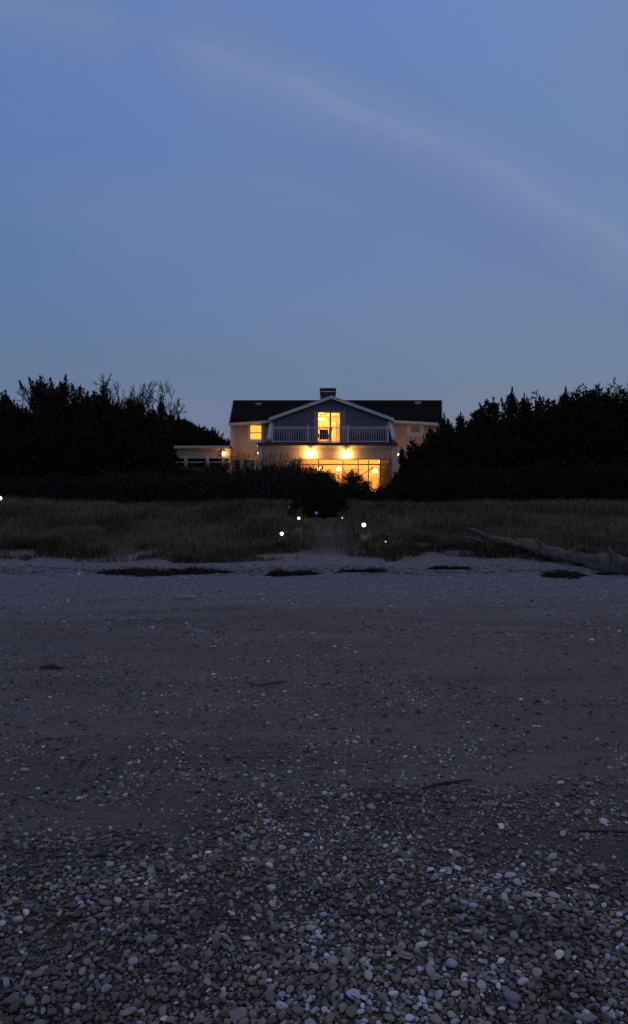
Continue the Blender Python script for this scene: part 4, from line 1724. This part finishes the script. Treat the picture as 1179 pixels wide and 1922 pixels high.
wrack(185, 430, 1077, .16, 'long dark mat of dried seaweed on the upper beach at left', 91)
wrack(503, 596, 1078, .10, 'thin dark strip of dried seaweed below the foot of the path', 92)
wrack(640, 722, 1074, .11, 'short dark strip of dried seaweed just right of the path foot', 93)
wrack(1016, 1092, 1080, .13, 'small dark clump of dried seaweed below the driftwood log', 94)
wrack(812, 880, 1069, .07, 'faint thin strip of dried seaweed left of the driftwood log', 95)
wrack(1125, 1230, 1079, .12, 'dark tangle of weed under the right end of the driftwood', 96)

# ------------------------------------------------------------------ pebbles
def ico(sub):
    t = (1 + 5 ** .5) / 2
    v = [(-1, t, 0), (1, t, 0), (-1, -t, 0), (1, -t, 0), (0, -1, t), (0, 1, t), (0, -1, -t), (0, 1, -t), (t, 0, -1), (t, 0, 1), (-t, 0, -1), (-t, 0, 1)]
    v = [np.array(p) / np.linalg.norm(p) for p in v]
    f = [(0, 11, 5), (0, 5, 1), (0, 1, 7), (0, 7, 10), (0, 10, 11), (1, 5, 9), (5, 11, 4), (11, 10, 2), (10, 7, 6), (7, 1, 8), (3, 9, 4), (3, 4, 2), (3, 2, 6), (3, 6, 8), (3, 8, 9), (4, 9, 5), (2, 4, 11), (6, 2, 10), (8, 6, 7), (9, 8, 1)]
    for _ in range(sub):
        cache = {}
        nf = []

        def mid(a, b):
            k = (min(a, b), max(a, b))
            if k not in cache:
                m = v[a] + v[b]
                v.append(m / np.linalg.norm(m))
                cache[k] = len(v) - 1
            return cache[k]
        for a, b, c in f:
            x, y, z = mid(a, b), mid(b, c), mid(c, a)
            nf += [(a, x, z), (b, y, x), (c, z, y), (x, y, z)]
        f = nf
    return np.array(v), np.array(f)


PALETTE = np.array([(.135, .115, .10), (.17, .145, .125), (.10, .085, .075), (.22, .19, .165), (.27, .24, .22), (.16, .13, .10), (.07, .062, .058),
                    (.34, .33, .33), (.20, .165, .15), (.45, .45, .46), (.62, .62, .62)])
PAL_P = np.array([.15, .14, .16, .11, .09, .09, .12, .07, .05, .03, .012])


def pebble_field(name, label, x, y, r_, sub, seed, lift=.25, pal_p=None, flat=(.45, .85), zoff=None):
    rg = np.random.default_rng(seed)
    n = len(x)
    bv, bf = ico(sub)
    m = len(bv)
    sc_ = np.stack([rg.uniform(.8, 1.6, n), rg.uniform(.7, 1.1, n), rg.uniform(*flat, n)], 1) * r_[:, None]
    ph = rg.uniform(0, 6.28, (n, 6))
    B = np.repeat(bv[None], n, 0)
    k1 = 1 + .10 * np.sin(B[..., 0] * 2.1 + ph[:, 0:1] + B[..., 1] * 1.3) + .09 * np.sin(B[..., 2] * 2.3 + ph[:, 1:2] - B[..., 0] * 1.7) + .06 * np.sin(B[..., 1] * 4 + ph[:, 2:3])
    for _ in range(4):       # broken faces
        pn_ = rg.normal(size=(n, 3))
        pn_ /= np.linalg.norm(pn_, axis=1, keepdims=True)
        cut = rg.uniform(.52, 1.05, n)
        dd_ = np.einsum('nij,nj->ni', B, pn_) - cut[:, None]
        B = B - np.clip(dd_, 0, None)[..., None] * pn_[:, None, :] * .92
    B = B * k1[..., None] * sc_[:, None, :]
    tilt = rg.normal(size=n) * .35
    ct, st_ = np.cos(tilt)[:, None], np.sin(tilt)[:, None]
    Y2 = B[..., 1] * ct - B[..., 2] * st_
    Z2 = B[..., 1] * st_ + B[..., 2] * ct
    a_ = rg.uniform(0, 6.28, n)[:, None]
    X3 = B[..., 0] * np.cos(a_) - Y2 * np.sin(a_)
    Y3 = B[..., 0] * np.sin(a_) + Y2 * np.cos(a_)
    z0 = gh(x, y) + r_ * lift + (0 if zoff is None else zoff)
    V_ = np.stack([X3 + x[:, None], Y3 + y[:, None], Z2 + z0[:, None]], 2).reshape(-1, 3)
    T_ = (bf[None] + (np.arange(n) * m)[:, None, None]).reshape(-1, 3)
    pp = PAL_P if pal_p is None else pal_p
    ci = rg.choice(len(PALETTE), n, p=pp / pp.sum())
    patch = vnoise(x * 2.6, y * 3.4, 400) * .65 + vnoise(x * 7, y * 9, 401) * .35     # patchy tone; pale bluish patches paint the stones' glisten into their colour
    pale = rg.uniform(size=n) < np.clip((patch - .55) * 1.6, 0, .55) * np.clip((3.6 - y) / .9, .08, 1)
    ci = np.where(pale, rg.choice([7, 9, 7, 4], n), ci)
    c_ = PALETTE[ci] * rg.uniform(.7, 1.3, (n, 1)) * (.62 + 1.25 * patch[:, None]) * (1 + rg.normal(size=(n, 3)) * .04)
    c_ = c_ * np.where(pale[:, None], np.array([[.88, .96, 1.1]]), 1.0)
    col = np.repeat(c_.clip(.02, .8), m, 0)
    return V_, T_, col


def spread(n, xr, yr, rmu, rsig, rmin, rmax, dens, seed, sep=.0):
    rg = np.random.default_rng(seed)
    y = rg.uniform(yr[0], yr[1], n)
    x = rg.uniform(-1, 1, n) * (.62 * y + .35)
    r_ = np.clip(np.exp(rg.normal(size=n) * rsig) * rmu, rmin, rmax)
    k = rg.uniform(size=n) < dens(x, y)
    x, y, r_ = x[k], y[k], r_[k]
    if sep > 0:
        order = np.argsort(-r_)
        cell = {}
        keep_ = []
        cs = rmax * 2
        for i in order:
            cx_, cy_ = int(x[i] // cs), int(y[i] // cs)
            ok = True
            for ax in (-1, 0, 1):
                for ay in (-1, 0, 1):
                    for j in cell.get((cx_ + ax, cy_ + ay), ()):
                        if (x[i] - x[j]) ** 2 + (y[i] - y[j]) ** 2 < ((r_[i] + r_[j]) * sep) ** 2:
                            ok = False
                            break
                    if not ok:
                        break
                if not ok:
                    break
            if ok:
                cell.setdefault((cx_, cy_), []).append(i)
                keep_.append(i)
        keep_ = np.array(keep_)
        x, y, r_ = x[keep_], y[keep_], r_[keep_]
    return x, y, r_


def d_dense(x, y):
    n_ = vnoise(x * 1.1, y * 2.2, 31) * .6 + vnoise(x * 3.2, y * 4.5, 32) * .4
    return np.clip((3.95 - y + (n_ - .5) * 2.0) / 2.1, 0, 1)


def d_mid(x, y):
    n_ = vnoise(x * .9, y * 1.6, 33) * .5 + vnoise(x * 3.1, y * 5.5, 34) * .5
    base_ = np.interp(y, [3.3, 4.2, 5.2, 6.3, 8, 12], [.9, .62, .36, .42, .2, .1])
    return np.clip((n_ - .5) * 3.0 + base_, 0, 1)


parts_ = []
x, y, r_ = spread(100000, None, (1.7, 4.8), .0058, .44, .0032, .0165, d_dense, 101, sep=.78)
parts_.append(pebble_field('', '', x, y, r_, 2, 201, .62))
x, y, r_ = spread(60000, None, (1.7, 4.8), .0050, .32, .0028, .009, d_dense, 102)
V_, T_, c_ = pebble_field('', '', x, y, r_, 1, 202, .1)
parts_.append((V_, T_, c_ * .55))  # fill stones darkened so gaps between the larger pebbles look shaded
x, y, r_ = spread(34000, None, (3.3, 9.0), .0054, .42, .003, .018, d_mid, 103)
parts_.append(pebble_field('', '', x, y, r_, 1, 203, .2))
x, y, r_ = spread(75000, None, (3.3, 18), .0055, .35, .003, .012, lambda a_, b_: np.clip(d_mid(a_, b_) * .8 + .12, 0, 1), 104)
parts_.append(pebble_field('', '', x, y, r_, 0, 204, .2))
x, y, r_ = spread(16000, None, (7.0, 18), .010, .45, .005, .030, lambda a_, b_: np.clip(d_mid(a_, b_ * 1.0) + .1, 0, 1), 105)
parts_.append(pebble_field('', '', x, y, r_, 1, 205, .1))
DARKP = np.array([0, 0, .4, 0, 0, 0, .6, 0, 0, 0, 0])
x, y, r_ = spread(5200, None, (3.4, 9.5), .0068, .4, .003, .017, lambda a_, b_: np.clip(d_mid(a_, b_) + .2, 0, 1), 106)
V_, T_, c_ = pebble_field('', '', x, y, r_, 1, 206, .3, pal_p=DARKP)
parts_.append((V_, T_, c_ * .35))
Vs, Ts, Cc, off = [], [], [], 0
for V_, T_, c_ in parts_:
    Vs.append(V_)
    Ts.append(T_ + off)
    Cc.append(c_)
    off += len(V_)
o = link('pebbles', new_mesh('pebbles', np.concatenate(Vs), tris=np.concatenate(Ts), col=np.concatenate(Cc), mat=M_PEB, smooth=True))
tag(o, 'rounded grey and brown pebbles covering the near beach and scattered over the sand', 'pebbles', None, 'stuff')

# short broken twigs, reed bits and shell flakes lying about
rg = np.random.default_rng(300)
n = 4300
y = rg.uniform(0, 1, n) ** 1.4 * 13 + 2.2
wl = np.arange(n) > 1500
y = np.where(wl, 15.35 + rg.normal(size=n) * .28 + rg.choice([0, 1.1], n) * rg.uniform(size=n), y)
x = rg.uniform(-1, 1, n) * (.6 * y + .3)
L_ = rg.uniform(.015, .07, n) * (1 + y * .06)
az = rg.normal(size=n) * .9
D_ = np.stack([np.cos(az), np.sin(az), rg.normal(size=n) * .12], 1) * L_[:, None]
x = np.where(wl, rg.uniform(-1, 1, n) * 9, x)
keep_l = ~wl | (vnoise(x * .7, x * 0, 501) * .6 + vnoise(x * 3, y * 3, 502) * .4 + rg.uniform(size=n) * .3 > .62)
L_ = np.where(keep_l, L_, .004)
C_ = np.stack([x, y, gh(x, y) + .006 + np.where(y < 3.6, .010, 0)], 1)
w_ = rg.uniform(.0009, .0028, n) * (1 + y * .08)
side = np.cross(D_, np.array([0, 0, 1.0]))
side = side / np.linalg.norm(side, axis=1, keepdims=True) * w_[:, None]
up = np.zeros((n, 3))
up[:, 2] = w_ * 1.4
bend = rg.normal(size=(n, 3)) * L_[:, None] * np.array([.12, .12, .03])
rings = []
for q, k_ in ((-1, .5), (0, 1.0), (1, .4)):
    c0 = C_ + D_ * q * .5 + (bend if q == 0 else 0)
    rings += [c0 - side * k_, c0 + up * k_, c0 + side * k_]
V_ = np.stack(rings, 1).reshape(-1, 3)
b0 = (np.arange(n) * 9)[:, None]
qd = np.concatenate([b0 + np.array([[a_, a_ + 1, a_ + 4, a_ + 3]]) for a_ in (0, 1, 3, 4)] + [b0 + np.array([[2, 0, 3, 5]]), b0 + np.array([[5, 3, 6, 8]])])
tone = np.where((rg.uniform(size=(n, 1)) < .55) | wl[:, None], .04, .22) * rg.uniform(.6, 1.4, (n, 1)) * np.array([[1, .88, .72]])
o = link('twig_litter', new_mesh('twig_litter', V_, quads=qd, col=np.repeat(tone, 9, 0), mat=M_GRASS))
tag(o, 'short broken twigs and reed bits scattered over sand and pebbles', 'debris', None, 'stuff')

# a few single stones one can point to
for px, py, r_, c_, lab in ((236, 1494, .017, (.62, .62, .64), 'round white stone alone on the sand left of centre'),
                            (208, 1556, .014, (.55, .58, .60), 'small white stone on bare sand below the larger white one at left'),
                            (625, 1580, .017, (.60, .62, .66), 'pale stone at the middle where the pebbles begin'),
                            (510, 1672, .030, (.42, .45, .50), 'large pale stone among the pebbles left of centre'),
                            (600, 1655, .024, (.36, .38, .42), 'grey-blue stone above the dense pebbles in the middle'),
                            (888, 1702, .026, (.42, .45, .50), 'pale stone, larger of a close pair among the pebbles right of centre'),
                            (872, 1698, .020, (.40, .42, .46), 'pale stone, smaller of a close pair among the pebbles right of centre'),
                            (880, 1358, .030, (.46, .48, .54), 'flat pale stone alone on the sand in the right middle distance'),
                            (580, 1318, .026, (.34, .32, .32), 'flat pale shell on the sand near the middle of the beach'),
                            (366, 1500, .014, (.40, .36, .33), 'small tan stone right of the round white one'),
                            (1121, 1389, .016, (.55, .53, .50), 'small bright stone near the right edge of the sand'),
                            (850, 1815, .036, (.36, .39, .44), 'big smooth blue-grey stone among the lower right pebbles'),
                            (1143, 1905, .026, (.42, .46, .52), 'big smooth pale stone in the bottom right corner'),
                            (960, 1880, .034, (.22, .22, .25), 'big grey stone at the lower right, left of the corner stone'),
                            (450, 1912, .036, (.25, .24, .24), 'big rounded grey stone at the bottom edge left of centre'),
                            (734, 1397, .016, (.03, .03, .03), 'small black stone on the sand right of centre'),
                            (370, 1722, .030, (.07, .06, .03), 'dark olive stone among the pebbles left of centre'),
                            (1070, 1745, .026, (.07, .065, .03), 'dark olive stone among the pebbles at the right')):
    p = gpt(px, py, 0)
    V_, T_, _c = pebble_field('', '', np.array([0.0]), np.array([0.0]), np.array([r_ * .66]), 3, int(px), 0)
    V_ = V_ - V_.mean(0)
    lo = V_[:, 2].min()
    V_[:, 2] -= lo * .72
    me = new_mesh('stone', V_, tris=T_, col=np.repeat(np.array([c_]), len(V_), 0), mat=M_PEB, smooth=True)
    o = link('stone', me, None, p)
    tag(o, lab, 'stone', 'single stones on the beach')
